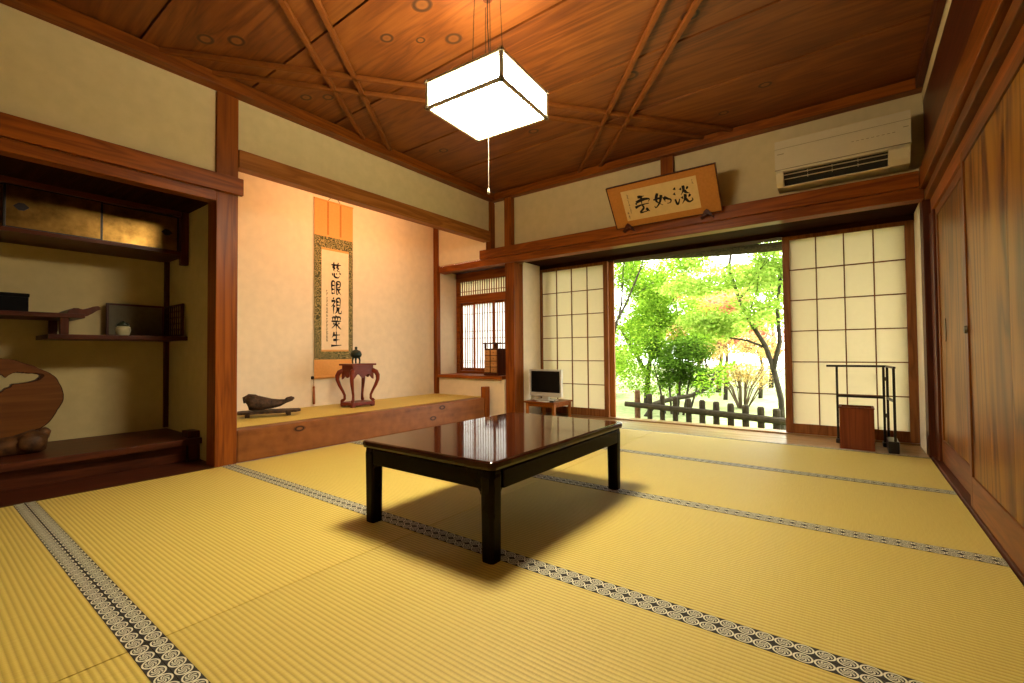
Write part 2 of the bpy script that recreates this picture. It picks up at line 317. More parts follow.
# ------------------------------------------------------------------ mesh helpers
class MB:
    def __init__(self): self.bm = bmesh.new()
    def box(self, x0, x1, y0, y1, z0, z1, bev=0.0):
        t = bmesh.new(); bmesh.ops.create_cube(t, size=1)
        for v in t.verts:
            v.co = Vector(((x0+x1)/2+v.co.x*(x1-x0), (y0+y1)/2+v.co.y*(y1-y0), (z0+z1)/2+v.co.z*(z1-z0)))
        if bev: bmesh.ops.bevel(t, geom=t.edges[:], offset=bev, segments=2, affect='EDGES', profile=.6)
        return self._add(t)
    def obox(self, c, ax, ay, az, sx, sy, sz, bev=0.0):
        t = bmesh.new(); bmesh.ops.create_cube(t, size=1)
        c, ax, ay, az = Vector(c), Vector(ax).normalized(), Vector(ay).normalized(), Vector(az).normalized()
        if bev:
            for v in t.verts: v.co = Vector((v.co.x*sx, v.co.y*sy, v.co.z*sz))
            bmesh.ops.bevel(t, geom=t.edges[:], offset=bev, segments=2, affect='EDGES', profile=.6)
            for v in t.verts: v.co = c+ax*v.co.x+ay*v.co.y+az*v.co.z
        else:
            for v in t.verts: v.co = c+ax*v.co.x*sx+ay*v.co.y*sy+az*v.co.z*sz
        return self._add(t)
    def bar(self, p, q, w, h=None, up=(0, 0, 1), bev=0.0):
        p, q = Vector(p), Vector(q); d = q-p; h = h or w
        az = d.normalized(); ax = az.cross(Vector(up))
        if ax.length < 1e-4: ax = az.cross(Vector((0, 1, 0)))
        ax.normalize(); ay = az.cross(ax)
        return self.obox((p+q)/2, ax, ay, az, w, h, d.length, bev)
    def _add(self, t):
        me = bpy.data.meshes.new('tmp'); t.to_mesh(me); t.free()
        self.bm.from_mesh(me); bpy.data.meshes.remove(me); return self
    def tube(self, pts, rad, seg=8, cap=True, wob=0.0):
        pts = [Vector(p) for p in pts]
        if isinstance(rad, (int, float)): rad = [rad]*len(pts)
        rings = []; prev = None
        for i, p in enumerate(pts):
            d = (pts[min(i+1, len(pts)-1)]-pts[max(i-1, 0)]).normalized()
            if prev is None:
                a = d.cross(Vector((0, 0, 1)))
                if a.length < .05: a = d.cross(Vector((0, 1, 0)))
            else: a = prev-d*prev.dot(d)
            a.normalize(); prev = a; b = d.cross(a)
            ring = []
            for k in range(seg):
                r = rad[i]
                if wob: r *= 1+wob*(noise.noise(Vector((p.x*20+k*1.7, p.y*20, p.z*20+k)))) 
                ring.append(self.bm.verts.new(p+(a*math.cos(2*PI*k/seg)+b*math.sin(2*PI*k/seg))*r))
            rings.append(ring)
        for r0, r1 in zip(rings, rings[1:]):
            for k in range(seg): self.bm.faces.new((r0[k], r0[(k+1) % seg], r1[(k+1) % seg], r1[k]))
        if cap:
            self.bm.faces.new(rings[0][::-1]); self.bm.faces.new(rings[-1])
        return self
    def lathe(self, prof, c, seg=24):
        c = Vector(c); rings = []
        for (r, z) in prof:
            if r < 1e-5: rings.append([self.bm.verts.new(c+Vector((0, 0, z)))])
            else: rings.append([self.bm.verts.new(c+Vector((r*math.cos(2*PI*k/seg), r*math.sin(2*PI*k/seg), z))) for k in range(seg)])
        for r0, r1 in zip(rings, rings[1:]):
            for k in range(seg):
                k2 = (k+1) % seg
                if len(r0) == 1 and len(r1) > 1: self.bm.faces.new((r0[0], r1[k2], r1[k]))
                elif len(r1) == 1 and len(r0) > 1: self.bm.faces.new((r0[k], r0[k2], r1[0]))
                elif len(r0) > 1: self.bm.faces.new((r0[k], r0[k2], r1[k2], r1[k]))
        return self
    def prism(self, poly, to3d, depth):
        """poly: list of (u,v); to3d(u,v,w) with w from 0 to depth"""
        a = [self.bm.verts.new(to3d(u, v, 0)) for u, v in poly]
        b = [self.bm.verts.new(to3d(u, v, depth)) for u, v in poly]
        n = len(poly)
        self.bm.faces.new(a); self.bm.faces.new(b[::-1])
        for i in range(n): self.bm.faces.new((a[i], b[i], b[(i+1) % n], a[(i+1) % n]))
        return self
    def ring(self, outer, inner, to3d, depth):
        n = len(outer); mk = lambda pl, w: [self.bm.verts.new(to3d(u, v, w)) for u, v in pl]
        o0, o1, i0, i1 = mk(outer, 0), mk(outer, depth), mk(inner, 0), mk(inner, depth)
        for k in range(n):
            j = (k+1) % n
            self.bm.faces.new((o0[k], o0[j], i0[j], i0[k])); self.bm.faces.new((o1[k], i1[k], i1[j], o1[j]))
            self.bm.faces.new((o0[k], o1[k], o1[j], o0[j])); self.bm.faces.new((i0[k], i0[j], i1[j], i1[k]))
        return self
    def build(self, name, mat, parent=None, smooth=False, origin=None, fixn=True):
        if fixn: bmesh.ops.recalc_face_normals(self.bm, faces=self.bm.faces[:])
        o = Vector((0, 0, 0))
        if parent is not None:
            q = parent
            while q is not None: o = o+q.location; q = q.parent
        elif origin is not None: o = Vector(origin)
        if o.length: bmesh.ops.translate(self.bm, verts=self.bm.verts[:], vec=-o)
        me = bpy.data.meshes.new(name); self.bm.to_mesh(me); self.bm.free()
        if smooth:
            for p in me.polygons: p.use_smooth = True
        me.materials.append(M[mat] if isinstance(mat, str) else mat)
        ob = bpy.data.objects.new(name, me); C.objects.link(ob)
        if parent is not None: ob.parent = parent
        elif origin is not None: ob.location = origin
        return ob

def tag(o, label=None, cat=None, group=None, kind=None):
    if label: o['label'] = label
    if cat: o['category'] = cat
    if group: o['group'] = group
    if kind: o['kind'] = kind
    return o

def thing(name, label, cat, loc, group=None, kind=None):
    o = bpy.data.objects.new(name, None); o.empty_display_size = .1; C.objects.link(o); o.location = loc
    return tag(o, label, cat, group, kind)

def box(name, mat, x0, x1, y0, y1, z0, z1, parent=None, bev=.003, **kw):
    return MB().box(x0, x1, y0, y1, z0, z1, bev).build(name, mat, parent, **kw)

TRIM = [0]
def trim(label, mat, x0, x1, y0, y1, z0, z1, bev=.004):
    TRIM[0] += 1
    o = MB().box(x0, x1, y0, y1, z0, z1, bev).build('trim_%d' % TRIM[0], mat, origin=((x0+x1)/2, (y0+y1)/2, z0))
    return tag(o, label, 'trim', None, 'structure')

def struct(name, mat, boxes, label=None, cat=None):
    b = MB()
    for bx in boxes: b.box(*bx)
    return tag(b.build(name, mat), label, cat, None, 'structure')

# ------------------------------------------------------------------ brush writing
def smooth_path(pts, n=6):
    if len(pts) < 3: 
        return [tuple(pts[0][i]+(pts[-1][i]-pts[0][i])*k/n for i in (0, 1)) for k in range(n+1)]
    P = [pts[0]]+list(pts)+[pts[-1]]; out = []
    for i in range(1, len(P)-2):
        for k in range(n):
            t = k/n
            out.append(tuple(.5*((2*P[i][c])+(-P[i-1][c]+P[i+1][c])*t+(2*P[i-1][c]-5*P[i][c]+4*P[i+1][c]-P[i+2][c])*t*t+(-P[i-1][c]+3*P[i][c]-3*P[i+1][c]+P[i+2][c])*t**3) for c in (0, 1)))
    out.append(tuple(pts[-1])); return out

def brush(mb, strokes, place, w):
    """strokes: lists of (x,y) in a unit square; place(x,y)->3d point; w: half width in the unit square"""
    for si, st in enumerate(strokes):
        path = smooth_path(st); n = len(path); row = []
        for i, (x, y) in enumerate(path):
            a = path[max(i-1, 0)]; b = path[min(i+1, n-1)]
            dx, dy = b[0]-a[0], b[1]-a[1]; l = math.hypot(dx, dy) or 1
            t = i/(n-1); ww = w*(.62+.55*math.sin(PI*min(1, .25+t*.9)))*(1.15-.5*t)*(1+.25*math.sin(si*2.1+t*5))
            row.append((mb.bm.verts.new(place(x-dy/l*ww, y+dx/l*ww)), mb.bm.verts.new(place(x+dy/l*ww, y-dx/l*ww))))
        for (a0, a1), (b0, b1) in zip(row, row[1:]): mb.bm.faces.new((a0, a1, b1, b0))

G_JI = [[(.22, .99), (.33, .9)], [(.72, 1), (.6, .9)], [(.02, .83), (.5, .85), (.97, .87)], [(.36, .82), (.18, .69), (.36, .63), (.2, .5), (.42, .44)],
        [(.7, .82), (.54, .69), (.74, .63), (.56, .49), (.84, .44)], [(.1, .3), (.16, .12)], [(.3, .32), (.34, .08), (.7, .04), (.84, .2)], [(.5, .32), (.57, .22)], [(.8, .36), (.95, .25)]]
G_GAN = [[(.06, .92), (.05, .1)], [(.06, .91), (.34, .9), (.34, .12)], [(.08, .66), (.32, .66)], [(.08, .4), (.32, .4)], [(.06, .13), (.34, .14)],
         [(.53, .94), (.86, .93), (.84, .6), (.55, .58)], [(.55, .77), (.82, .77)], [(.53, .94), (.54, .1), (.72, .22)], [(.9, .48), (.7, .36)], [(.62, .5), (.76, .25), (1, .05)]]
G_SHI = [[(.2, 1), (.28, .9)], [(.03, .78), (.38, .8), (.2, .58), (.04, .42)], [(.23, .6), (.23, 0)], [(.3, .52), (.4, .42)],
         [(.52, .96), (.52, .36)], [(.52, .96), (.86, .96), (.85, .36)], [(.52, .76), (.84, .76)], [(.52, .56), (.84, .56)], [(.52, .37), (.84, .37)],
         [(.62, .35), (.54, .14), (.36, .01)], [(.74, .35), (.74, .07), (.98, .05), (1, .22)]]
G_SHU = [[(.5, 1.02), (.42, .92)], [(.15, .9), (.16, .64)], [(.15, .9), (.86, .91), (.84, .64)], [(.38, .9), (.38, .64)], [(.62, .9), (.62, .64)], [(.04, .62), (.97, .64)],
         [(.5, .6), (.5, .0)], [(.48, .5), (.28, .3), (.06, .16)], [(.54, .46), (.74, .24), (.98, .1)], [(.32, .5), (.16, .42)], [(.8, .54), (.62, .4)]]
G_SEI = [[(.3, .97), (.22, .76), (.08, .6)], [(.2, .76), (.86, .79)], [(.5, 1.02), (.5, .08)], [(.2, .44), (.82, .46)], [(.0, .06), (.5, .07), (1, .1)]]
G_TAN = [[(.08, .98), (.16, .86)], [(.02, .7), (.1, .58)], [(.04, .36), (.1, .08), (.2, .12), (.3, .34)], [(.62, 1.02), (.6, .78), (.42, .52)], [(.42, .9), (.48, .78)], [(.88, .92), (.76, .78)],
         [(.62, .76), (.74, .62), (.92, .54)], [(.44, .42), (.5, .28)], [(.94, .48), (.82, .34)], [(.66, .54), (.6, .28), (.4, .04)], [(.62, .3), (.8, .08), (1.02, .14), (1.0, .26)]]
G_JO = [[(.3, 1), (.16, .5), (.5, .14)], [(.5, .84), (.34, .36), (.06, .06), (0, .18)], [(0, .6), (.3, .64), (.58, .68)], [(.64, .66), (.66, .34)], [(.64, .66), (.84, .5), (1, .4), (.94, .22), (.76, .2)]]
G_UN = [[(.28, .98), (.7, .99)], [(.5, .97), (.46, .56)], [(.12, .66), (.1, .56)], [(.12, .7), (.6, .8), (.98, .76), (.88, .62)], [(.0, .4), (.4, .5), (.9, .52)],
        [(.46, .48), (.52, .3), (.26, .06), (.8, .1)], [(.66, .26), (.86, .04)]]
def scribble(n, seed):
    """a column of n small cursive marks, one unit square each, stacked downwards from y = n"""
    r = random.Random(seed); out = []
    for k in range(n):
        y = n-1-k; q = lambda a, b: (r.uniform(.1, .3)+a, y+b+r.uniform(-.05, .05))
        out.append([q(0, .78), q(.45, .80)])
        out.append([q(.25, .92), q(.12, .5), q(-.05, .22)])
        if r.random() < .7: out.append([q(.0, .5), q(.5, .52), q(.38, .2)])
        if r.random() < .6: out.append([q(.1, .2), q(.3, .05), q(.6, .12)])
    return out

# ------------------------------------------------------------------ camera
F_PX = 456.478
ya, pi_, ro = (math.radians(a) for a in (36.5928, 1.33592, .47719))
fwd = Vector((-math.sin(ya)*math.cos(pi_), math.cos(ya)*math.cos(pi_), math.sin(pi_)))
right = Vector((math.cos(ya), math.sin(ya), 0)); down = fwd.cross(right)
rr = right*math.cos(ro)+down*math.sin(ro); dd = -right*math.sin(ro)+down*math.cos(ro)
cam = bpy.data.cameras.new('camera'); co = bpy.data.objects.new('camera', cam); C.objects.link(co)
cam.sensor_fit = 'HORIZONTAL'; cam.sensor_width = 36; cam.lens = F_PX/1024*36; cam.clip_start = .02; cam.clip_end = 200
mw = Matrix((( rr.x, -dd.x, -fwd.x, 0), (rr.y, -dd.y, -fwd.y, 0), (rr.z, -dd.z, -fwd.z, .745), (0, 0, 0, 1)))
co.matrix_world = mw
bpy.context.scene.camera = co

# ------------------------------------------------------------------ the setting
ZC = 2.605
struct('floor', 'deck', [(-4.5, .52, -.62, 4.842, -.12, -.046)], 'board underfloor beneath the straw mats', 'floor')
struct('floor_alcove', 'wooddk_y', [(-3.80, -3.385, -.6, 1.30, -.045, .0)], 'dark wooden floor strip between the straw mats and the raised alcove board', 'floor')
b = MB()
for k, y in enumerate((4.222, 4.345, 4.47, 4.595, 4.72)):
    b.box(-3.055, .50, y, y+.122, -.044, -.001, .002)
tag(b.build('floor_veranda', 'deck'), 'narrow board floor strip in front of the paper screens', 'floor', None, 'structure')
# ceiling: wide boards lapped along the room, each tilted a few millimetres
b = MB(); js = [-.62, -.45, .19, .83, 1.453, 2.082, 2.776, 3.396, 4.24]
for y0, y1 in zip(js, js[1:]):
    v = [b.bm.verts.new(p) for p in ((-3.45, y0, ZC-.007), (.5, y0, ZC-.007), (.5, y1-.007, ZC+.001), (-3.45, y1-.007, ZC+.001),
                                     (-3.45, y0, ZC+.03), (.5, y0, ZC+.03), (.5, y1-.007, ZC+.031), (-3.45, y1-.007, ZC+.031))]
    for f in ((0, 1, 2, 3), (7, 6, 5, 4), (0, 4, 5, 1), (1, 5, 6, 2), (2, 6, 7, 3), (3, 7, 4, 0)): b.bm.faces.new([v[i] for i in f])
tag(b.build('ceiling', 'ceiling'), 'ceiling of wide knotty brown boards', 'ceiling', None, 'structure')
struct('sky_blocker', 'wooddk_x', [(-4.6, .6, -.70, 4.26, ZC+.034, ZC+.08)], 'unseen board added above the ceiling to block sky light', 'sky_blocker')  # unseen, added so sky light does not leak through the board gaps
# paired battens crossing under the ceiling
def batten(p, q, label, mat='ceilbat', zt=0.0):
    TRIM[0] += 1
    bb = MB().bar((p[0], p[1], ZC-.0215-zt), (q[0], q[1], ZC-.0215-zt), .030, .028, bev=.004)
    tag(bb.build('trim_%d' % TRIM[0], mat), label, 'trim', None, 'structure')
def clip(p, d, t0, t1): return [(p[0]+d[0]*t, p[1]+d[1]*t) for t in (t0, t1)]
batten((-3.36, .86), (-.72, 4.185), 'ceiling batten running from the tokonoma side to the framed calligraphy, outer of its pair')
batten((-3.36, 1.145), (-.95, 4.185), 'ceiling batten running from the tokonoma side to the framed calligraphy, inner of its pair')
batten((-3.36, 2.41), (-.9, -.59), 'ceiling batten crossing near the tokonoma post, nearer the alcove')
batten((-3.36, 2.69), (-.66, -.59), 'ceiling batten crossing near the tokonoma post, nearer the scroll')
batten((-2.24, 4.185), (.36, 1.01), 'ceiling batten crossing in front of the framed calligraphy, nearer the lamp', zt=.0)
batten((-2.0, 4.185), (.36, 1.30), 'ceiling batten crossing in front of the framed calligraphy, nearer the air conditioner', zt=.0)

# plaster walls
struct('wall_left', 'plaster', [(-3.46, -3.40, -.62, 1.256, 1.832, ZC), (-3.46, -3.40, 1.392, 4.15, 2.15, ZC)], 'beige plaster wall strip above the alcove and tokonoma', 'wall')
struct('wall_back', 'plaster', [(-3.37, .52, 4.215, 4.27, 1.847, ZC)], 'beige plaster wall strip above the garden opening', 'wall')
struct('wall_front', 'plaster', [(-4.5, .6, -.68, -.62, -.1, ZC)], 'plaster wall behind the viewer', 'wall')
struct('wall_right', 'cedar_frame_z', [(.50, .56, -.62, 4.85, -.1, ZC)], 'wall behind the cedar doors', 'wall')
struct('wall_right_upper', 'plaster', [(.43, .50, -.62, 4.21, 2.44, ZC)], 'thin plaster strip above the dark panel over the cedar doors', 'wall')
struct('wall_alcove_back', 'plaster_alcove_shaded', [(-4.50, -4.42, -.68, 1.33, -.1, 1.86)], 'plaster back wall of the shelf alcove', 'wall')
struct('wall_alcove_side', 'plaster_alcove_shaded', [(-4.42, -3.505, 1.30, 1.375, -.05, ZC)], 'plaster wall between the shelf alcove and the tokonoma', 'wall')
struct('wall_tokonoma_back', 'plaster_pale', [(-4.38, -4.30, 1.375, 4.2, .0, ZC)], 'pale plaster wall behind the hanging scroll', 'wall')
struct('wall_tokonoma_side', 'plaster_pale', [(-4.30, -3.38, 4.145, 4.20, 1.86, ZC), (-4.30, -3.19, 4.145, 4.20, .0, .43)], 'pale plaster above and below the study window', 'wall')
struct('wall_window_side', 'plaster_pale', [(-4.36, -4.25, 4.16, 4.56, .40, 1.86)], 'pale plaster reveal at the left of the study window', 'wall')
struct('wall_recess', 'plaster_pale', [(-3.20, -3.05, 4.332, 4.69, -.05, 1.86), (-3.20, -3.10, 4.69, 4.84, -.05, 1.86)], 'pale plaster reveal beside the television', 'wall')
struct('wall_recess_right', 'plaster_pale', [(.413, .50, 4.36, 4.69, -.05, 1.86), (.425, .50, 4.69, 4.84, -.05, 1.86)], 'narrow pale plaster strip at the right of the paper screens', 'wall')
struct('ceiling_tokonoma', 'wooddk_y', [(-4.38, -3.46, 1.375, 4.2, 2.52, 2.56)], 'board ceiling of the tokonoma', 'ceiling')
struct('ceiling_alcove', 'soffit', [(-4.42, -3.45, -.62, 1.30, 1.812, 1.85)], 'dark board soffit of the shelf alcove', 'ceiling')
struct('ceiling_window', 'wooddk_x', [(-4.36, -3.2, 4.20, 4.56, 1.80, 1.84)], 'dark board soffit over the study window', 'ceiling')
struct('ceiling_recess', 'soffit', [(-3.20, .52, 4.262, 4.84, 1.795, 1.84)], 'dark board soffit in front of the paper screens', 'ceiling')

# timbers
trim('square tokonoma post between the alcove and the scroll', 'wood_z', -3.52, -3.38, 1.256, 1.392, 0, ZC-.086, .006)
trim('wide rail over the shelf alcove, ending on the tokonoma post', 'wood_y', -3.378, -3.345, -.61, 1.412, 1.838, 1.953)
trim('lower lintel rail over the shelf alcove', 'wood_y', -3.46, -3.372, -.61, 1.254, 1.770, 1.837)
trim('lintel beam across the top of the tokonoma opening', 'woodlt_y', -3.475, -3.372, 1.394, 4.135, 2.045, 2.166)
trim('cornice along the left wall', 'wood_y', -3.398, -3.30, -.61, 4.12, 2.52, ZC-.008)
trim('cornice along the garden wall', 'wood_x', -3.398, .43, 4.122, 4.213, 2.52, ZC-.008)
trim('cornice along the cedar door wall', 'wooddk_y', .390, .428, -.61, 4.12, 2.52, ZC-.008)
trim('short hanging post in the corner of the tokonoma and garden wall', 'wood_z', -3.445, -3.365, 4.137, 4.212, 1.956, 2.518)
trim('wide rail above the garden opening', 'wood_x', -3.53, .395, 4.116, 4.212, 1.846, 1.955)
trim('lintel rail below the wide rail above the garden opening', 'wood_x', -4.24, .42, 4.140, 4.26, 1.768, 1.845)
trim('square post between the study window and the garden opening', 'wood_z', -3.176, -3.048, 4.150, 4.33, 0, 1.767, .006)
trim('upper length of the post right of the tokonoma corner', 'wood_z', -3.180, -3.080, 4.150, 4.214, 1.956, 2.518)
trim('short post behind the framed calligraphy', 'wood_z', -1.375, -1.262, 4.165, 4.214, 1.956, 2.518)
trim('slim corner post at the back of the tokonoma', 'wood_z', -4.315, -4.242, 4.106, 4.17, .226, 2.515)
trim('sill board of the study window', 'wood_x', -4.25, -3.2, 4.110, 4.56, .431, .470)
trim('dark corner post at the back of the alcove', 'wooddk_z', -4.418, -4.385, 1.268, 1.299, .17, 1.81, .003)
trim('log front of the tokonoma platform', 'log', -3.52, -3.382, 1.394, 4.02, 0, .224, .012)
trim('short end post of the tokonoma platform', 'wood_z', -3.44, -3.375, 4.022, 4.105, 0, .35, .005)
trim('raised dark board of the shelf alcove', 'wooddk_y', -4.42, -3.70, -.61, 1.296, .118, .16)
trim('dark front board under the raised alcove board', 'wooddk_y', -3.80, -3.765, -.61, 1.22, .001, .117)
trim('dark end block of the raised alcove board', 'wooddk_z', -3.87, -3.745, 1.225, 1.298, .001, .205)
struct('floor_tokonoma', 'woodlt_y', [(-4.30, -3.52, 1.377, 4.14, .02, .195)], 'platform under the tokonoma mat', 'floor')
trim('corner pillar at the garden end of the cedar doors', 'wooddk_z', .415, .499, 4.215, 4.355, 0, 1.785)
trim('dark jamb board beside the cedar doors', 'wooddk_z', .448, .499, 4.055, 4.213, .0, 1.664)
trim('grooved threshold under the cedar doors', 'wooddk_y', .425, .499, -.61, 4.213, -.04, .012)
trim('lintel over the cedar doors', 'wood_y', .45, .499, -.61, 4.145, 1.665, 1.752)
trim('lower moulding of the rail over the cedar doors', 'cedar_frame_y', .42, .4995, -.61, 4.145, 1.753, 1.812)
trim('wide rail over the cedar doors', 'wood_y', .398, .4995, -.61, 4.145, 1.828, 1.972)
trim('dark panel between the rail and plaster over the cedar doors', 'wooddk_y', .428, .4995, -.61, 4.145, 1.973, 2.439)
trim('grooved sill under the paper screens', 'deck', -3.095, .425, 4.70, 4.842, -.0005, .0125, .002)
trim('grooved lintel above the paper screens', 'soffit', -3.095, .425, 4.692, 4.84, 1.752, 1.794, .002)

# ------------------------------------------------------------------ tatami
YS = [-.56, .395, 1.335, 2.305, 3.262, 4.218]; XS = [-3.38, -1.475, .42]
MAT_LABELS = [['straw floor mat nearest the viewer beside the wooden alcove strip', 'straw floor mat nearest the viewer on the cedar door side'],
              ['straw floor mat in the second row from the viewer beside the alcove and tokonoma post', 'straw floor mat in front of the near table leg, second row from the viewer'],
              ['straw floor mat in the middle row under the tokonoma end of the low table', 'straw floor mat in the middle row reaching from the low table to the cedar doors'],
              ['straw floor mat in the fourth row, beside the tokonoma log behind the low table', 'straw floor mat in the fourth row, beyond the low table towards the cedar doors'],
              ['straw floor mat in the far row in front of the study window post', 'straw floor mat in the far row in front of the brown bin']]
def strip_uv(mb, x0, x1, y0, y1, z0, z1):
    bm = mb.bm; uv = bm.loops.layers.uv.verify()
    vs = [bm.verts.new(p) for p in ((x0, y0, z1), (x1, y0, z1), (x1, y1, z1), (x0, y1, z1), (x0, y0, z0), (x1, y0, z0), (x1, y1, z0), (x0, y1, z0))]
    for f in ((0, 1, 2, 3), (4, 0, 3, 7), (1, 5, 6, 2), (3, 2, 6, 7), (4, 5, 1, 0)):
        fc = bm.faces.new([vs[i] for i in f])
        for lp in fc.loops: lp[uv].uv = (lp.vert.co.x/.0435, (lp.vert.co.y-y0)/(y1-y0))
HW = .0385
for r in range(5):
    for c in range(2):
        x0, x1, y0, y1 = XS[c]+.0016, XS[c+1]-.0016, YS[r]+.0008, YS[r+1]-.0008
        t = thing('tatami_mat', MAT_LABELS[r][c], 'floor mat', ((x0+x1)/2, (y0+y1)/2, -.044), 'straw mats covering the floor')
        MB().box(x0, x1, y0, y1, -.044, 0, .0015).build('mat_body', 'tatami', t)
        for (a, d) in ((y0, y0+HW), (y1-HW, y1)):
            s = MB(); strip_uv(s, x0, x1, a, d, -.03, .0012)
            s.build('mat_border', 'heri', t, fixn=False)
tm = MB().box(-4.298, -3.523, 1.378, 4.142, .196, .2235, .002).build('tokonoma_mat', 'tatami', origin=(-3.9, 2.76, .196))
tag(tm, 'straw mat covering the raised tokonoma platform under the red stand', 'floor mat')

# ------------------------------------------------------------------ low table
tb = thing('low_table', 'low black lacquered table with shiny brown top standing on the straw mats', 'table', (-1.39, 1.80, 0))
TX0, TX1, TY0, TY1, TZ = -1.765, -1.005, 1.235, 2.375, .360
def rrect(x0, x1, y0, y1, r, n=6):
    out = []
    for cx, cy, a0 in ((x1-r, y1-r, 0), (x0+r, y1-r, 90), (x0+r, y0+r, 180), (x1-r, y0+r, 270)):
        for k in range(n+1):
            a = math.radians(a0+90*k/n); out.append((cx+r*math.cos(a), cy+r*math.sin(a)))
    return out
def plate(mb, levels, r):
    rings = []
    for inset, z in levels:
        rings.append([mb.bm.verts.new((x, y, z)) for x, y in rrect(TX0+inset, TX1-inset, TY0+inset, TY1-inset, max(r-inset, .005))])
    n = len(rings[0])
    for a, bb in zip(rings, rings[1:]):
        for k in range(n): mb.bm.faces.new((a[k], a[(k+1) % n], bb[(k+1) % n], bb[k]))
    mb.bm.faces.new(rings[0][::-1]); mb.bm.faces.new(rings[-1])
b = MB(); plate(b, [(.022, .322), (.004, .330), (0, .340), (0, .352), (.003, .357), (.009, .3595), (.012, .3600)], .03)
tp = b.build('tabletop', 'lacquertop', tb); tag(tp, 'shiny brown lacquer tabletop')
b = MB()
LEG = .062; i0, i1, j0, j1 = TX0+.012, TX1-.012, TY0+.012, TY1-.012
for (x0, x1, y0, y1) in ((i0+LEG, i1-LEG, j0+.006, j0+.034), (i0+LEG, i1-LEG, j1-.034, j1-.006), (i0+.006, i0+.034, j0+LEG, j1-LEG), (i1-.034, i1-.006, j0+LEG, j1-LEG)):
    b.box(x0-.01, x1+.01, y0-.0, y1, .255, .323, .004)
# curved brackets where the apron meets each leg
for (cx, sx) in ((i0+LEG, 1), (i1-LEG, -1)):
    for yy in (j0+.008, j1-.034):
        poly = [(0, 0)]+[(.022*(1-math.sin(a)), -.022*(1-math.cos(a))) for a in [PI/2*k/6 for k in range(7)]]
        b.prism(poly, lambda u, v, w, cx=cx, sx=sx, yy=yy: Vector((cx+sx*u, yy+w, .257+v)), .024)
for (cy, sy) in ((j0+LEG, 1), (j1-LEG, -1)):
    for xx in (i0+.008, i1-.034):
        poly = [(0, 0)]+[(.022*(1-math.sin(a)), -.022*(1-math.cos(a))) for a in [PI/2*k/6 for k in range(7)]]
        b.prism(poly, lambda u, v, w, cy=cy, sy=sy, xx=xx: Vector((xx+w, cy+sy*u, .257+v)), .024)
b.build('apron', 'lacquer', tb)
for cx in (i0+LEG/2, i1-LEG/2):
    for cy in (j0+LEG/2, j1-LEG/2):
        b = MB(); rings = []
        for z, s in ((0, .88), (.01, .91), (.14, .93), (.26, .98), (.300, 1), (.312, .95), (.323, .93)):
            h = LEG/2*s; r = .016*s
            rings.append([b.bm.verts.new((cx+x, cy+y, z)) for x, y in rrect(-h, h, -h, h, r, 4)])
        n = len(rings[0])
        for A, B in zip(rings, rings[1:]):
            for k in range(n): b.bm.faces.new((A[k], A[(k+1) % n], B[(k+1) % n], B[k]))
        b.bm.faces.new(rings[0][::-1]); b.bm.faces.new(rings[-1])
        b.build('leg', 'lacquer', tb, smooth=False)

# ------------------------------------------------------------------ ceiling lamp
lc = Vector((-1.485, 1.81)); ang = math.radians(-3.5)
ux = Vector((math.cos(-ang), math.sin(-ang), 0)); uy = Vector((-ux.y, ux.x, 0))
lamp = thing('ceiling_lamp', 'square paper lantern lamp with dark frame hanging from the board ceiling', 'lamp', (lc.x, lc.y, ZC-.01))
LX, LY, Z0, Z1 = .223, .207, 1.985, 2.118
def lp(x, y, z): return Vector((lc.x, lc.y, 0))+ux*x+uy*y+Vector((0, 0, z))
b = MB()
for s in (-1, 1):
    b.obox(lp(0, s*LY, (Z0+Z1)/2), ux, uy, (0, 0, 1), 2*LX-.006, .003, Z1-Z0-.01)
    b.obox(lp(s*LX, 0, (Z0+Z1)/2), ux, uy, (0, 0, 1), .003, 2*LY-.006, Z1-Z0-.01)
b.build('lamp_shade', 'lampglow', lamp)
MB().obox(lp(0, 0, Z0+.004), ux, uy, (0, 0, 1), 2*LX-.006, 2*LY-.006, .003).build('lamp_diffuser', 'lampbottom', lamp)
MB().obox(lp(0, 0, Z0+.022), ux, uy, (0, 0, 1), 2*LX-.045, 2*LY-.045, .004).build('glow_block_plate', 'acwhite', lamp)  # unseen plate added to keep the bottom panel's glow off the ceiling
b = MB(); w = .015
for s in (-1, 1):
    for z in (Z0, Z1):
        b.obox(lp(0, s*(LY+.003), z), ux, uy, (0, 0, 1), 2*LX+.034, w, w, .001)
        b.obox(lp(s*(LX+.003), 0, z), ux, uy, (0, 0, 1), w, 2*LY+.034, w, .001)
    for q in (-1, 1): b.obox(lp(s*(LX+.003), q*(LY+.003), (Z0+Z1)/2), ux, uy, (0, 0, 1), w*1.1, w*1.1, Z1-Z0+.012, .001)
    b.obox(lp(0, s*(LY+.002), (Z0+Z1)/2), ux, uy, (0, 0, 1), .003, .003, Z1-Z0)
    b.obox(lp(s*(LX+.002), 0, (Z0+Z1)/2), ux, uy, (0, 0, 1), .003, .003, Z1-Z0)
b.obox(lp(0, 0, Z0-.001), ux, uy, (0, 0, 1), 2*LX, .004, .003); b.obox(lp(0, 0, Z0-.001), ux, uy, (0, 0, 1), .004, 2*LY, .003)
b.build('lamp_frame', 'lampframe', lamp)
for q in (-1, 1):
    for p in (-1, 1):
        for z in (Z0, Z1): MB().obox(lp(q*(LX+.004), p*(LY+.004), z), ux, uy, (0, 0, 1), .022, .022, .015, .003).build('corner_cap', 'lampcap', lamp)
b = MB()
b.bar(lp(-LX, 0, Z1-.01), lp(LX, 0, Z1-.01), .014, .006); b.bar(lp(0, -LY, Z1-.01), lp(0, LY, Z1-.01), .014, .006)
b.build('cross_bar', 'lampframe', lamp)
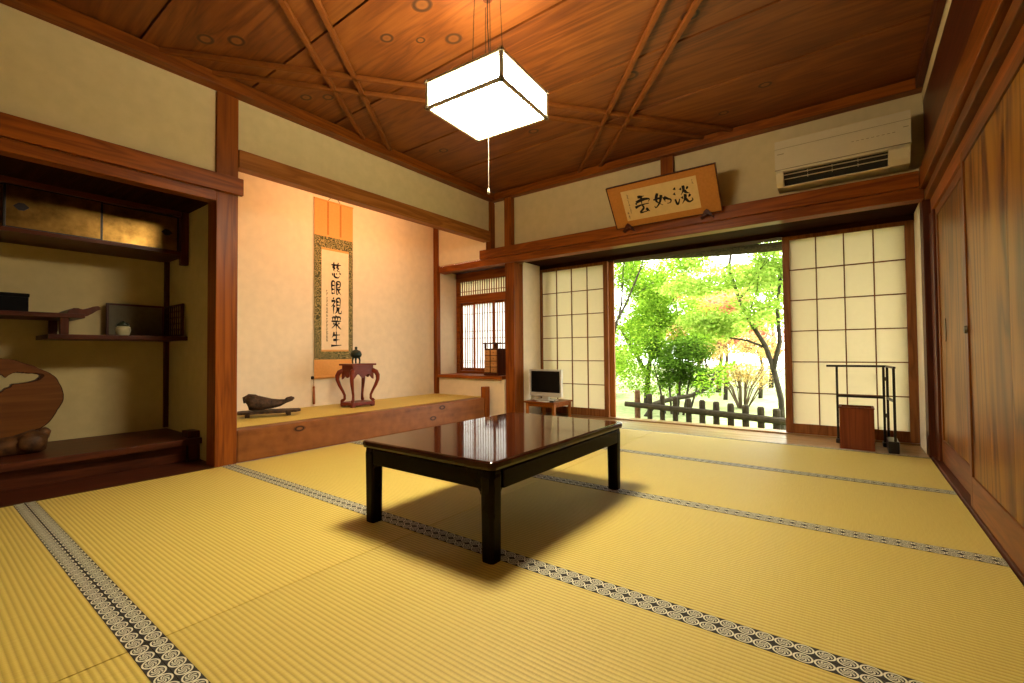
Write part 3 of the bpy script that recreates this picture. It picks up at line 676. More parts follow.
for (x, y) in ((-.06, -.06), (.06, -.06), (.06, .06), (-.06, .06)):
    MB().tube([lp(x, y, Z1-.01), lp(x*.8, y*.8, ZC-.012)], .0018, 5).build('suspension_wire', 'wire', lamp)
MB().tube([lp(.0, .0, Z1), lp(.014, -.008, 2.3), lp(-.006, .008, 2.45), lp(0, 0, ZC-.012)], .003, 6).build('power_cord', 'wire', lamp)
MB().lathe([(0, -.014), (.026, -.014), (.030, -.008), (.030, .0), (0, .0)], lp(0, 0, ZC-.007)).build('ceiling_rose', 'wooddk_z', lamp, smooth=False)
pc = MB().tube([lp(0, 0, Z0), lp(0, 0, 1.585)], .0010, 5).build('pull_cord', 'cord', lamp)
MB().lathe([(0, .018), (.004, .014), (.005, .004), (.008, 0), (.006, -.012), (0, -.016)], lp(0, 0, 1.575), 12).build('cord_knob', 'cord', pc, smooth=True)

# ------------------------------------------------------------------ hanging scroll
SX = -4.290
sc = thing('hanging_scroll', 'tall hanging scroll with brush calligraphy on the pale tokonoma wall', 'scroll', (SX, 2.69, .50))
def sl(y0, y1, z0, z1, name, mat, dx=0, parent=sc, th=.002):
    return MB().box(SX+dx, SX+dx+th, y0, y1, z0, z1).build(name, mat, parent)
Ya, Yb_ = 2.472, 2.912
sl(Ya, Yb_, 1.945, 2.310, 'top_silk', 'orange'); sl(Ya, Yb_, .515, .686, 'bottom_silk', 'orange')
b = MB()
b.box(SX, SX+.002, Ya, Ya+.078, .686, 1.945); b.box(SX, SX+.002, Yb_-.052, Yb_, .686, 1.945)
b.box(SX, SX+.002, Ya+.078, Yb_-.052, 1.828, 1.945); b.box(SX, SX+.002, Ya+.078, Yb_-.052, .686, .768)
b.build('brocade_border', 'brocade', sc)
pp = sl(Ya+.078, Yb_-.052, .768, 1.828, 'scroll_paper', 'paper', 0)
for z0_, z1_ in ((1.806, 1.828), (.768, .785)): sl(Ya+.078, Yb_-.052, z0_, z1_, 'paper_band', 'orange', .0005)
MB().tube([(SX+.004, Ya-.004, .508), (SX+.004, Yb_+.004, .508)], .014, 12).build('roller', 'orange', sc)
for y in (Ya-.016, Yb_+.016):
    MB().lathe([(0, -.016), (.013, -.014), (.016, -.006), (.016, .006), (.013, .014), (0, .016)], (SX+.004, y, .508), 12).build('roller_knob', 'black', sc, smooth=True)
MB().box(SX-.002, SX+.008, Ya-.004, Yb_+.004, 2.306, 2.320, .003).build('top_rod', 'orange', sc)
for y in (2.622, 2.765): sl(y-.009, y+.009, 1.965, 2.305, 'ribbon_strip', 'mount', .002)
MB().tube([(SX+.004, 2.62, 2.318), (SX+.004, 2.69, 2.40), (SX+.004, 2.76, 2.318)], .003, 6).build('hanging_cord', 'wire', sc)
MB().tube([(SX-.01, 2.69, 2.402), (SX+.012, 2.69, 2.400), (SX+.012, 2.69, 2.412)], .004, 6).build('wall_hook', 'brass', sc)
b = MB()
cz = [1.610, 1.425, 1.240, 1.060, .895]
for g, zc, h in zip((G_JI, G_GAN, G_SHI, G_SHU, G_SEI), cz, (.16, .155, .165, .155, .155)):
    brush(b, g, lambda x, y, zc=zc, h=h: Vector((SX+.0032, 2.715+(x-.5)*.118, zc+(y-.5)*h)), .056)
b.build('calligraphy', 'ink', pp, fixn=False)
b = MB(); brush(b, scribble(15, 3), lambda x, y: Vector((SX+.0032, 2.612+(x-.5)*.030, .86+y*.036)), .085)
b.build('signature', 'inkpale', pp, fixn=False)
# tassel weight hanging from the roller end
ts = MB().tube([(SX+.006, Ya-.006, .50), (SX+.008, Ya-.004, .42)], .0025, 6).build('tassel_cord', 'tassel', sc)
MB().lathe([(0, .185), (.006, .18), (.012, .165), (.008, .15), (.010, .14), (.013, .02), (.012, 0), (0, 0)], (SX+.008, Ya-.004, .245), 10).build('tassel', 'tassel', ts, smooth=True)

# ------------------------------------------------------------------ red lacquer stand and burner
sx, sy, sz = -3.93, 2.725, .2245
st = thing('incense_stand', 'red-brown lacquered stand with bowed legs on the tokonoma mat', 'stand', (sx, sy, sz))
HX, HY = .088, .118
b = MB(); b.box(sx-HX-.012, sx+HX+.012, sy-HY-.012, sy+HY+.012, sz+.014, sz+.046, .006)
for qx in (-1, 1):
    for qy in (-1, 1): b.box(sx+qx*(HX-.008)-.018, sx+qx*(HX-.008)+.018, sy+qy*(HY-.008)-.018, sy+qy*(HY-.008)+.018, sz, sz+.02, .003)
b.build('base', 'redlacquer', st)
b = MB(); b.box(sx-HX-.022, sx+HX+.022, sy-HY-.022, sy+HY+.022, .627, .645, .006); b.box(sx-HX, sx+HX, sy-HY, sy+HY, .575, .629, .004)
b.build('top', 'redlacquer', st)
b = MB()
def apr(h, n=18):
    low = []
    for k in range(n+1):
        t = 1-2*k/n; low.append((h*t, -.050-.022*math.cos(t*PI*2)-.014*abs(t)))
    return [(-h, 0)]+low[::-1]+[(h, 0)]
for q in (-1, 1):
    b.prism(apr(HX), lambda u, v, w, q=q: Vector((sx+u, sy+q*(HY+.004)-w*q, .578+v)), .014)
    b.prism(apr(HY), lambda u, v, w, q=q: Vector((sx+q*(HX+.004)-w*q, sy+u, .578+v)), .014)
b.build('apron', 'redlacquer', st)
for qx in (-1, 1):
    for qy in (-1, 1):
        prof = [(-.006, .580), (.018, .562), (.030, .528), (.030, .488), (.015, .43), (-.004, .38), (-.018, .335), (-.018, .300), (-.004, .285), (.006, .272)]
        pts = [(sx+qx*(HX+r), sy+qy*(HY+r), z) for r, z in prof]
        MB().tube(pts, [.022, .024, .022, .019, .016, .013, .012, .013, .017, .012], 10).build('leg', 'redlacquer', st, smooth=True)
kb = thing('incense_burner', 'small dark bronze incense burner with a knob lid on the red stand', 'incense burner', (sx+.0, sy-.02, .6455))
c0 = Vector((sx, sy-.02, .6455))
MB().lathe([(0, .05), (.03, .052), (.05, .07), (.056, .09), (.05, .104), (.052, .108), (.0, .108)], c0, 20).build('bowl', 'bronze', kb, smooth=True)
MB().lathe([(.05, .108), (.04, .125), (.016, .135), (.008, .142), (.014, .150), (.012, .162), (0, .168)], c0, 20).build('lid', 'bronze', kb, smooth=True)
for k in range(3):
    a = 2*PI*k/3+.5
    MB().tube([c0+Vector((.032*math.cos(a), .032*math.sin(a), .062)), c0+Vector((.040*math.cos(a), .040*math.sin(a), .03)), c0+Vector((.036*math.cos(a), .036*math.sin(a), 0))], [.011, .008, .007], 8).build('leg', 'bronze', kb, smooth=True)

# driftwood on a board
bd = thing('display_board', 'dark display board on short feet under the driftwood', 'board', (-3.93, 1.93, .2245))
def bl(u, v, w):  # board axes: u along, v across
    a = Vector((.22, .50, 0)).normalized(); n = Vector((a.y, -a.x, 0))
    u = -.29+(u+.29)*.80
    return Vector((-3.925, 1.93, 0))+a*u+n*v+Vector((0, 0, w))
outl = [(-.29, -.06), (-.24, -.085), (-.1, -.08), (.05, -.09), (.2, -.075), (.29, -.05), (.30, .02), (.25, .075), (.1, .085), (-.08, .075), (-.2, .088), (-.29, .06)]
b = MB(); b.prism([(p[0], p[1]) for p in outl], lambda u, v, w: bl(u, v, .252+w), .020); b.build('board_top', 'drift', bd)
for u, v in ((-.2, -.05), (-.2, .05), (.18, -.05), (.18, .05)):
    b = MB(); b.obox(bl(u, v, .239), (.22, .5, 0), (.5, -.22, 0), (0, 0, 1), .035, .022, .029, .004); b.build('foot', 'drift', bd)
pts = [(-.21, 0, .340), (-.19, 0, .350), (-.14, .005, .345), (-.06, 0, .332), (.02, 0, .328), (.10, -.01, .330), (.15, -.01, .342), (.175, -.01, .352), (.215, -.01, .362), (.24, -.01, .366)]
b = MB(); b.tube([bl(*p) for p in pts], [.03, .066, .064, .052, .043, .030, .018, .022, .020, .006], 18, wob=.22)
b.tube([bl(-.20, -.02, .35), bl(-.215, -.03, .385), bl(-.19, -.03, .405)], [.03, .022, .008], 8, wob=.3)
dw = b.build('driftwood', 'drift', origin=bl(0, 0, .274), smooth=True)
tag(dw, 'horn-shaped dark driftwood lying on the display board in the tokonoma', 'driftwood')

# ------------------------------------------------------------------ framed calligraphy over the opening
fb = Vector((0, 4.085, 1.915)); ft = Vector((0, 3.852, 2.228)); fv = (ft-fb); fh = fv.length; fv.normalize()
fx0, fx1 = -1.765, -.842; fn = Vector((0, fv.z, -fv.y))*-1   # towards the room
if fn.y > 0: fn = -fn
fr = thing('framed_calligraphy', 'framed calligraphy leaning forward from the wall above the garden opening', 'framed calligraphy', ((fx0+fx1)/2, 4.085, 1.915))
def fp(u, v, w): return Vector((fx0+u*(fx1-fx0), 0, 0))+fb+fv*(v*fh)+fn*w
def slab(u0, u1, v0, v1, w0, w1, name, mat, parent=fr):
    b = MB(); b.obox(fp((u0+u1)/2, (v0+v1)/2, (w0+w1)/2), (1, 0, 0), fv, fn, (u1-u0)*(fx1-fx0), (v1-v0)*fh, w1-w0)
    return b.build(name, mat, parent)
mt = slab(0, 1, 0, 1, -.012, .004, 'mount', 'mount')
b = MB()
for (u0, u1, v0, v1) in ((-.006, 1.006, -.018, .0), (-.006, 1.006, 1, 1.018), (-.008, 0, -.018, 1.018), (1, 1.008, -.018, 1.018)):
    b.obox(fp((u0+u1)/2, (v0+v1)/2, -.002), (1, 0, 0), fv, fn, (u1-u0)*(fx1-fx0), (v1-v0)*fh, .026)
b.build('frame', 'wooddk_x', fr)
pp = slab(.128, .835, .145, .86, .004, .006, 'framed_paper', 'framepaper')
b = MB()
for g, uc, vc, wd, h in ((G_TAN, .695, .50, .155, .40), (G_JO, .505, .49, .16, .34), (G_UN, .315, .47, .155, .40)):
    brush(b, g, lambda x, y, uc=uc, vc=vc, wd=wd, h=h: fp(uc+(x-.5)*wd, vc+(y-.5)*h, .0068), .060)
b.build('calligraphy', 'ink', pp, fixn=False)
b = MB(); brush(b, scribble(8, 8), lambda x, y: fp(.188+(x-.5)*.024, .30+y*.060, .0068), .085)
b.build('signature', 'inkpale', pp, fixn=False); b = MB()
brush(b, scribble(2, 4), lambda x, y: fp(.158+(x-.5)*.026, .20+y*.085, .0068), .09)
b.build('signature', 'inkpale', pp, fixn=False); b = MB()
brush(b, scribble(2, 5), lambda x, y: fp(.80+(x-.5)*.02, .68+y*.06, .0068), .08)
b.build('signature', 'inkpale', pp, fixn=False)
for u, lb in ((.12, 'dark butterfly-shaped bracket under the framed calligraphy on the tokonoma side'), (.875, 'dark butterfly-shaped bracket under the framed calligraphy on the air conditioner side')):
    x = fx0+u*(fx1-fx0); poly = [(0, .050), (.018, .036), (.036, .004), (.050, -.022), (.026, -.010), (.010, .004), (0, -.006), (-.010, .004), (-.026, -.010), (-.050, -.022), (-.036, .004), (-.018, .036)]
    b = MB(); b.prism(poly, lambda uu, vv, w, x=x: Vector((x+uu, 4.060, 1.893+vv))+Vector((0, w, 0)), .088)
    o = b.build('frame_bracket', 'wooddk_z', origin=(x, 4.10, 1.875)); tag(o, lb, 'bracket', 'brackets holding the framed calligraphy')

# ------------------------------------------------------------------ air conditioner
ac = thing('air_conditioner', 'cream wall air conditioner with an open dark vent above the rail', 'air conditioner', (-.045, 4.214, 2.0))
ax0, ax1 = -.440, .350
prof = [(4.213, 2.322), (4.035, 2.322), (4.005, 2.312), (3.995, 2.24), (3.995, 2.13), (4.000, 2.115)]
b = MB(); b.prism([(4.213, 2.346), (4.020, 2.346), (4.000, 2.338), (3.993, 2.26), (3.996, 2.118), (4.213, 2.118)], lambda u, v, w: Vector((ax0+w, u, v)), ax1-ax0); b.build('cover', 'acwhite', ac)
# lower body with the vent mouth
b = MB()
b.prism([(4.213, 2.116), (4.000, 2.116), (4.002, 2.100), (4.03, 2.098), (4.10, 2.02), (4.10, 2.0), (4.213, 2.0)], lambda u, v, w: Vector((ax0+.004+w, u, v)), ax1-ax0-.008)
for (e0, e1) in ((ax0+.004, ax0+.052), (ax1-.118, ax1-.004)):
    b.prism([(4.12, 2.116), (4.000, 2.116), (4.003, 2.092), (4.03, 2.03), (4.06, 2.0), (4.12, 2.0)], lambda u, v, w, e0=e0: Vector((e0+w, u, v)), e1-e0)
b.build('lower_body', 'acwhite', ac)
b = MB(); b.prism([(4.028, 2.096), (4.098, 2.018), (4.104, 2.024), (4.034, 2.102)], lambda u, v, w: Vector((ax0+.053+w, u-.004, v-.003)), ax1-ax0-.172); b.build('vent_mouth', 'acdark', ac)
for dy, dz in ((4.030, 2.078), (4.048, 2.050)):
    b = MB(); b.box(ax0+.055, ax1-.12, dy-.012, dy, dz, dz+.003)
    for k in range(1, 4): b.box(ax0+.055+k*.15, ax0+.058+k*.15, dy-.010, dy+.004, dz-.008, dz+.012)
    b.build('louvre', 'acwhite', ac)
MB().prism([(4.058, 1.998), (4.075, 1.994), (4.10, 1.998), (4.10, 2.004), (4.06, 2.006)], lambda u, v, w: Vector((ax0+.05+w, u, v)), ax1-ax0-.16).build('flap', 'acwhite', ac)
b = MB()
b.box(ax0-.0005, ax1+.0005, 3.9925, 3.998, 2.2745, 2.2765); b.box(ax0-.0005, ax1+.0005, 3.9935, 4.0, 2.115, 2.1185)
for k in range(9): b.box(.03+k*.028, .046+k*.028, 3.9930, 3.997, 2.206, 2.209)
b.box(ax0+.015, ax0+.06, 3.9930, 3.997, 2.232, 2.237); b.box(ax1-.04, ax1-.012, 3.9930, 3.997, 2.228, 2.232)
b.build('panel_markings', 'acline', ac)

# ------------------------------------------------------------------ paper screens (doors 1 and 2) and the glazed leaves behind them
def shoji(name, x0, x1, y, label, panes):
    t = thing(name, label, 'sliding screen', ((x0+x1)/2, y, .012), None, 'structure')
    st_, top, bot = .055, .052, .085; z0, z1 = .013, 1.752
    b = MB(); b.box(x0, x0+st_, y-.015, y+.015, z0, z1, .003); b.box(x1-st_, x1, y-.015, y+.015, z0, z1, .003)
    b.box(x0+st_, x1-st_, y-.013, y+.013, z1-top+.02, z1, .003); b.box(x0+st_, x1-st_, y-.013, y+.013, z0, z0+bot, .003)
    b.build('screen_frame', 'shoji_wood', t)
    xa, xb, za, zb = x0+st_, x1-st_, z0+bot, z1-top+.02
    b = MB()
    for k in range(1, panes[0]): xx = xa+(xb-xa)*k/panes[0]; b.box(xx-.0045, xx+.0045, y-.011, y+.003, za, zb)
    for k in range(1, panes[1]): zz = za+(zb-za)*k/panes[1]; b.box(xa, xb, y-.0105, y+.0035, zz-.0045, zz+.0045)
    b.build('screen_lattice', 'shoji_wood', t)
    MB().box(xa-.005, xb+.005, y+.004, y+.006, za-.005, zb+.005).build('screen_paper', 'shoji_paper', t)
    return t
d1 = shoji('door_1', -3.088, -2.165, 4.725, 'paper sliding screen behind the television', (4, 6))
d2 = shoji('door_2', -.478, .412, 4.725, 'paper sliding screen behind the black rack and bin', (4, 6))
for name, x0, x1, lb in (('door_3', -3.02, -2.12, 'plain wooden sliding leaf half hidden behind the television side paper screen'),
                         ('door_4', -.452, .42, 'plain wooden sliding leaf hidden behind the paper screen near the bin')):
    t = thing(name, lb, 'sliding door', ((x0+x1)/2, 4.785, .012), None, 'structure')
    b = MB(); b.box(x0, x0+.075, 4.77, 4.80, .013, 1.752, .003); b.box(x1-.075, x1, 4.77, 4.80, .013, 1.752, .003)
    b.box(x0+.075, x1-.075, 4.772, 4.798, 1.715, 1.752); b.box(x0+.075, x1-.075, 4.772, 4.798, .013, .085)
    b.build('door_frame', 'woodlt_z', t)

# ------------------------------------------------------------------ study window
w1 = thing('window_1', 'study window of paper sashes with fine upright bars beside the tokonoma', 'window', (-3.72, 4.50, .47), None, 'structure')
b = MB(); y = 4.50
b.box(-4.248, -4.19, y-.03, y+.03, .471, 1.798, .003); b.box(-3.262, -3.202, y-.03, y+.03, .471, 1.798, .003)
b.box(-4.19, -3.262, y-.03, y+.03, 1.400, 1.500, .003); b.box(-4.19, -3.262, y-.03, y+.03, 1.685, 1.798, .003); b.box(-4.19, -3.262, y-.03, y+.03, .471, .505, .003)
b.build('window_frame', 'wood_x', w1)
b = MB()
for k in range(1, 24): xx = -4.19+k*.928/24; b.box(xx-.0055, xx+.0055, y-.014, y-.002, 1.50, 1.685)
for zz in (1.55,): b.box(-4.19, -3.262, y-.014, y-.004, zz-.004, zz+.004)
b.build('transom_bars', 'shoji_wood', w1)
MB().box(-4.19, -3.262, y, y+.002, 1.50, 1.685).build('transom_paper', 'shoji_paper', w1)
for k, (xa, xb, yy) in enumerate(((-4.19, -3.925, y+.012), (-3.955, -3.60, y-.012), (-3.64, -3.262, y+.012))):
    sa = MB(); sa.box(xa, xa+.03, yy-.010, yy+.010, .506, 1.40, .002); sa.box(xb-.03, xb, yy-.010, yy+.010, .506, 1.40, .002)
    sa.box(xa+.03, xb-.03, yy-.009, yy+.009, .506, .545); sa.box(xa+.03, xb-.03, yy-.009, yy+.009, 1.372, 1.40)
    s = sa.build('sash', 'wood_z', w1)
    b = MB(); n = int(round((xb-xa-.06)/.040))
    for q in range(1, n): xx = xa+.03+(xb-xa-.06)*q/n; b.box(xx-.0045, xx+.0045, yy-.012, yy-.002, .545, 1.372)
    for zz in (.61, .635, .93, 1.02, 1.25): b.box(xa+.03, xb-.03, yy-.009, yy-.001, zz-.003, zz+.003)
    b.build('sash_bars', 'shoji_wood', s)
    MB().box(xa+.03, xb-.03, yy, yy+.002, .545, 1.372).build('sash_paper', 'window_paper', s)

# chest on the sill
ch = thing('small_chest', 'small dark wooden chest with pale drawers on the study window sill', 'chest', (-3.44, 4.30, .471))
cx0, cx1, cy0, cy1 = -3.535, -3.335, 4.19, 4.42
b = MB(); b.box(cx0, cx1, cy0+.012, cy1, .482, .79, .003); b.box(cx0-.006, cx1+.006, cy0+.004, cy1+.006, .471, .492, .003); b.build('body', 'wooddk_z', ch)
b = MB(); b.box(cx0-.012, cx1+.012, cy0-.004, cy1+.012, .845, .860, .003); b.build('top_board', 'wooddk_x', ch)
for xx in (cx0+.012, cx1-.012):
    for yy in (cy0+.02, cy1-.02): MB().box(xx-.011, xx+.011, yy-.011, yy+.011, .790, .846, .002).build('top_post', 'wooddk_z', ch)
for k in range(4):
    for q in range(2):
        xa = cx0+.008+q*.097; dz = .508+k*.068
        d = MB().box(xa, xa+.087, cy0, cy0+.013, dz, dz+.060, .003).build('drawer', 'chestlight', ch)
        MB().box(xa+.038, xa+.049, cy0-.006, cy0+.001, dz+.026, dz+.034, .002).build('knob', 'brass', d)
MB().box(cx0+.0955, cx0+.1045, cy0-.005, cy0+.012, .495, .85, .002).build('locking_bar', 'wooddk_z', ch)

# ------------------------------------------------------------------ cedar doors
def cedar(name, y0, y1, xf, label, pull):
    t = thing(name, label, 'sliding door', (xf, (y0+y1)/2, .012), None, 'structure')
    z0, z1 = .013, 1.662; th = .026
    for (a, d) in ((y0, y0+.045), (y1-.045, y1)): MB().box(xf, xf+th, a, d, z0, z1, .003).build('door_stile', 'cedar_frame_z', t)
    MB().box(xf, xf+th-.002, y0+.045, y1-.045, z0, z0+.145, .003).build('door_rail', 'cedar_frame_y', t)
    MB().box(xf, xf+th-.002, y0+.045, y1-.045, z1-.05, z1, .003).build('door_rail', 'cedar_frame_y', t)
    b = MB(); n = 3
    for k in range(n):
        a = y0+.045+(y1-y0-.09)*k/n; d = y0+.045+(y1-y0-.09)*(k+1)/n
        b.box(xf+.008, xf+.020, a+.0006, d-.0006, z0+.145, z1-.05)
    b.build('door_panel', 'cedar', t)
    return t
c1 = cedar('door_5', 2.93, 4.052, .462, 'cedar plank sliding door nearest the garden with a long oval pull', None)
c2 = cedar('door_6', 1.90, 2.985, .432, 'cedar plank sliding door nearer the viewer with a round pull', None)
c3 = cedar('door_7', .86, 1.94, .462, 'cedar plank sliding door beside the viewer', None)
c4 = cedar('door_8', -.12, .90, .432, 'cedar plank sliding door behind the viewer', None)
b = MB(); b.prism([(.022*math.cos(a), .072*math.sin(a)) for a in [2*PI*k/24 for k in range(24)]], lambda u, v, w: Vector((.4665+w, 3.84+u, .86+v)), .008); b.build('door_pull', 'brass', c1)
b = MB(); b.lathe([(0, -.010), (.016, -.008), (.020, 0), (.0, 0)], (0, 0, 0), 20)
for v in b.bm.verts: v.co = Vector((.4310+v.co.z*.9, 2.955+v.co.x, .832+v.co.y))
b.build('door_pull', 'brass', c2)

# ------------------------------------------------------------------ shelf alcove
cab = thing('wall_cabinet', 'gilt-fronted wall cabinet under the soffit of the shelf alcove', 'cabinet', (-4.0, .35, 1.487))
YE = 1.296
b = MB(); b.box(-4.418, -3.985, -.60, YE-.05, 1.487, 1.512, .003); b.box(-4.418, -3.985, -.60, YE-.05, 1.775, 1.811, .003); b.box(-4.41, -4.395, -.60, YE-.05, 1.512, 1.775)
b.build('cabinet_body', 'wooddk_y', cab)
b = MB(); b.box(-4.03, -3.98, YE-.048, YE, 1.415, 1.811, .004); b.box(-4.415, -4.02, YE-.046, YE-.002, 1.490, 1.809, .003); b.build('end_board', 'wooddk_z', cab)
for k, (a, d, xf) in enumerate(((-.06, .375, -4.03), (.36, .81, -4.012), (.80, 1.246, -4.03))):
    p = MB().box(xf-.006, xf+.004, a+.012, d-.012, 1.522, 1.766).build('sliding_door', 'gold', cab)
    b = MB(); b.box(xf-.008, xf+.007, a, a+.012, 1.513, 1.774, .002); b.box(xf-.008, xf+.007, d-.012, d, 1.513, 1.774, .002)
    b.box(xf-.008, xf+.007, a+.012, d-.012, 1.513, 1.522); b.box(xf-.008, xf+.007, a+.012, d-.012, 1.766, 1.774); b.build('door_edging', 'black', p)
    ym = (a+.075) if k < 2 else d-.075
    b = MB(); b.prism([(.034, 0), (.012, .022), (-.012, .022), (-.034, 0), (-.012, -.022), (.012, -.022)], lambda u, v, w, ym=ym, xf=xf: Vector((xf+.004+w, ym+u, 1.648+v)), .004); b.build('finger_pull', 'black', p)
sh = thing('upper_shelf', 'upper staggered shelf of the alcove carrying the black box', 'shelf', (-4.2, .1, .99))
b = MB(); b.box(-4.418, -3.99, -.60, .725, .988, 1.016, .003); b.build('shelf_board', 'wooddk_y', sh)
b = MB()
pts = [(.650, 1.012), (.664, 1.036), (.684, 1.052), (.706, 1.053), (.726, 1.046), (.750, 1.052), (.778, 1.068), (.800, 1.073), (.815, 1.066), (.814, 1.050), (.795, 1.040), (.775, 1.022), (.750, 1.004), (.715, .996), (.68, 1.002)]
b.prism(pts, lambda u, v, w: Vector((-4.40+w, u-.012, v)), .40); b.build('upturned_end', 'wooddk_z', sh)
sh2 = thing('lower_shelf', 'lower staggered shelf of the alcove carrying the small folding screen', 'shelf', (-4.2, .9, .85))
b = MB(); b.box(-4.418, -3.99, .555, 1.297, .852, .882, .003); b.build('shelf_board', 'wooddk_y', sh2)
for xx in (-4.045, -4.40): MB().box(xx, xx+.04, .612, .652, .8825, .9875, .003).build('strut', 'wooddk_z', sh2)
bb = thing('black_box', 'plain black box standing on the upper alcove shelf', 'box', (-4.15, .30, 1.0165))
MB().box(-4.32, -4.03, .16, .475, 1.0167, 1.105, .004).build('box_body', 'blackbox', bb)
MB().box(-4.324, -4.026, .156, .479, 1.1055, 1.127, .004).build('box_lid', 'blackbox', bb)
# two-fold tea screen in the corner of the lower shelf
fs = thing('folding_screen', 'small two-leaf folding screen with a lattice leaf on the lower alcove shelf', 'folding screen', (-4.3, 1.1, .8825))
def leafframe(x0, y0, x1, y1, nm):
    b = MB(); A = Vector((x0, y0, 0)); B = Vector((x1, y1, 0)); d = (B-A).normalized()
    for P in (A+d*.008, B-d*.008): b.bar(P+Vector((0, 0, .8835)), P+Vector((0, 0, 1.128)), .014, .014)
    for z in (.892, 1.122): b.bar(A+Vector((0, 0, z)), B+Vector((0, 0, z)), .012, .014)
    return b.build(nm, 'wooddk_z', fs)
lf = leafframe(-4.36, .905, -4.36, 1.255, 'solid_leaf')
MB().box(-4.362, -4.357, .913, 1.247, .898, 1.116).build('leaf_panel', 'leafpanel', lf)
rf = leafframe(-4.35, 1.268, -3.995, 1.268, 'lattice_leaf')
b = MB()
for k in range(1, 8): xx = -4.35+k*.355/8; b.box(xx-.003, xx+.003, 1.265, 1.271, .898, 1.116)
for k in range(1, 5): zz = .892+k*.046; b.box(-4.345, -4.0, 1.264, 1.270, zz-.003, zz+.003)
b.build('lattice', 'wooddk_x', rf)
pt = thing('small_pot', 'small pale pot with a dark rim in front of the folding screen', 'pot', (-4.15, .955, .8825))
c0 = Vector((-4.15, .955, .8825))
MB().lathe([(0, 0), (.030, 0), (.036, .012), (.044, .04), (.040, .062), (.032, .070), (.030, .068), (.034, .04), (0, .02)], c0, 24).build('pot_body', 'glaze', pt, smooth=True)
MB().lathe([(.030, .067), (.036, .078), (.030, .090), (.012, .098), (.008, .106), (0, .108)], c0, 20).build('pot_lid', 'glaze_dark', pt, smooth=True)
# burl slab on a root
bs = thing('burl_slab', 'big round slab of burl wood with a hole, standing on a root in the alcove', 'wood slab', (-4.03, .30, .1605))
ou, inn = [], []; NA = 110; hc = (.375, .595)
R_ = random.Random(5)
for k in range(NA):
    a = 2*PI*k/NA; c_, s_ = math.cos(a), math.sin(a)
    # outer outline: ellipse centred (.255,.485) seen from the hole centre
    ex, ez, rx, rz = .262, .490, .368, .252
    dx, dz = hc[0]-ex, hc[1]-ez
    A = (c_/rx)**2+(s_/rz)**2; Bq = 2*(dx*c_/rx**2+dz*s_/rz**2); Cq = (dx/rx)**2+(dz/rz)**2-1
    t = (-Bq+math.sqrt(Bq*Bq-4*A*Cq))/(2*A)
    t *= 1+.018*math.sin(5*a+1)+.012*math.sin(11*a)+.006*R_.uniform(-1, 1)
    ou.append((hc[0]+c_*t, hc[1]+s_*t))
    hr = 1/math.sqrt((c_/.115)**2+(s_/.040)**2)*(1+.28*math.sin(3*a+.6)+.14*math.sin(7*a+2)+.05*R_.uniform(-1, 1))
    inn.append((hc[0]+c_*hr, hc[1]+s_*hr+.14*c_*hr))
sb = MB().ring(ou, inn, lambda u, v, w: Vector((-4.06+w, u, v)), .055).build('slab', 'burl', bs)
b = MB(); b.ring([(u+(u-hc[0])*.016, v+(v-hc[1])*.016) for u, v in ou], ou, lambda u, v, w: Vector((-4.064+w, u, v)), .062); b.build('bark_rim', 'bark', bs)
b = MB(); b.ring([(hc[0]+(u-hc[0])*1.12, hc[1]+(v-hc[1])*1.12) for u, v in inn], inn, lambda u, v, w: Vector((-4.063+w, u, v)), .060); b.build('hole_rim', 'bark', bs)
b = MB()
b.tube([(-4.03, .02, .19), (-4.02, .15, .215), (-4.02, .30, .205), (-4.01, .42, .215), (-4.0, .50, .225), (-4.0, .555, .22)], [.03, .055, .06, .06, .075, .05], 14, wob=.25)
b.tube([(-3.99, .48, .23), (-3.955, .50, .225), (-3.925, .505, .22)], [.062, .058, .04], 14, wob=.3)
b.tube([(-4.04, .50, .22), (-4.03, .545, .265), (-4.02, .565, .29)], [.05, .04, .02], 10, wob=.3)
b.tube([(-4.02, .12, .2), (-3.94, .11, .19), (-3.90, .10, .175)], [.05, .04, .012], 10, wob=.3)
b.build('root_base', 'rootwood', bs, smooth=True)

# ------------------------------------------------------------------ television corner
tt = thing('television_table', 'low brown wooden table in the corner under the television', 'table', (-2.75, 4.40, -.001))
tq = math.radians(1.5)
b = MB(); b.box(-2.965, -2.56, 4.20, 4.60, .178, .196, .004); b.build('tabletop', 'wood_x', tt)
b = MB(); b.box(-2.945, -2.58, 4.222, 4.236, .140, .178, .002); b.box(-2.945, -2.58, 4.564, 4.578, .140, .178, .002)
b.box(-2.945, -2.931, 4.236, 4.564, .140, .178, .002); b.box(-2.594, -2.58, 4.236, 4.564, .140, .178, .002); b.build('apron', 'wood_x', tt)
for x in (-2.947, -2.602):
    for y in (4.216, 4.556): MB().box(x, x+.03, y, y+.03, -.001, .178, .003).build('leg', 'woodlt_z', tt)
tv = thing('television', 'small flat television with a silver surround on the low corner table', 'television', (-2.76, 4.44, .196))
a = math.radians(-4); tx = Vector((math.cos(a), math.sin(a), 0)); tn = Vector((math.sin(a), -math.cos(a), 0)); tc = Vector((-2.785, 4.375, 0)); tz = Vector((0, .06, 1)).normalized()
def tvp(u, w, z): return tc+tx*u+tn*w+Vector((0, .06*(z-.2), z))
b = MB(); hw = .222
b.obox(tvp(-hw+.011, 0, .395), tx, tn, (0, 0, 1), .022, .035, .30, .004); b.obox(tvp(hw-.011, 0, .395), tx, tn, (0, 0, 1), .022, .035, .30, .004)
b.obox(tvp(0, 0, .536), tx, tn, (0, 0, 1), 2*hw-.04, .035, .02, .004); b.obox(tvp(0, 0, .263), tx, tn, (0, 0, 1), 2*hw-.04, .036, .046, .004)
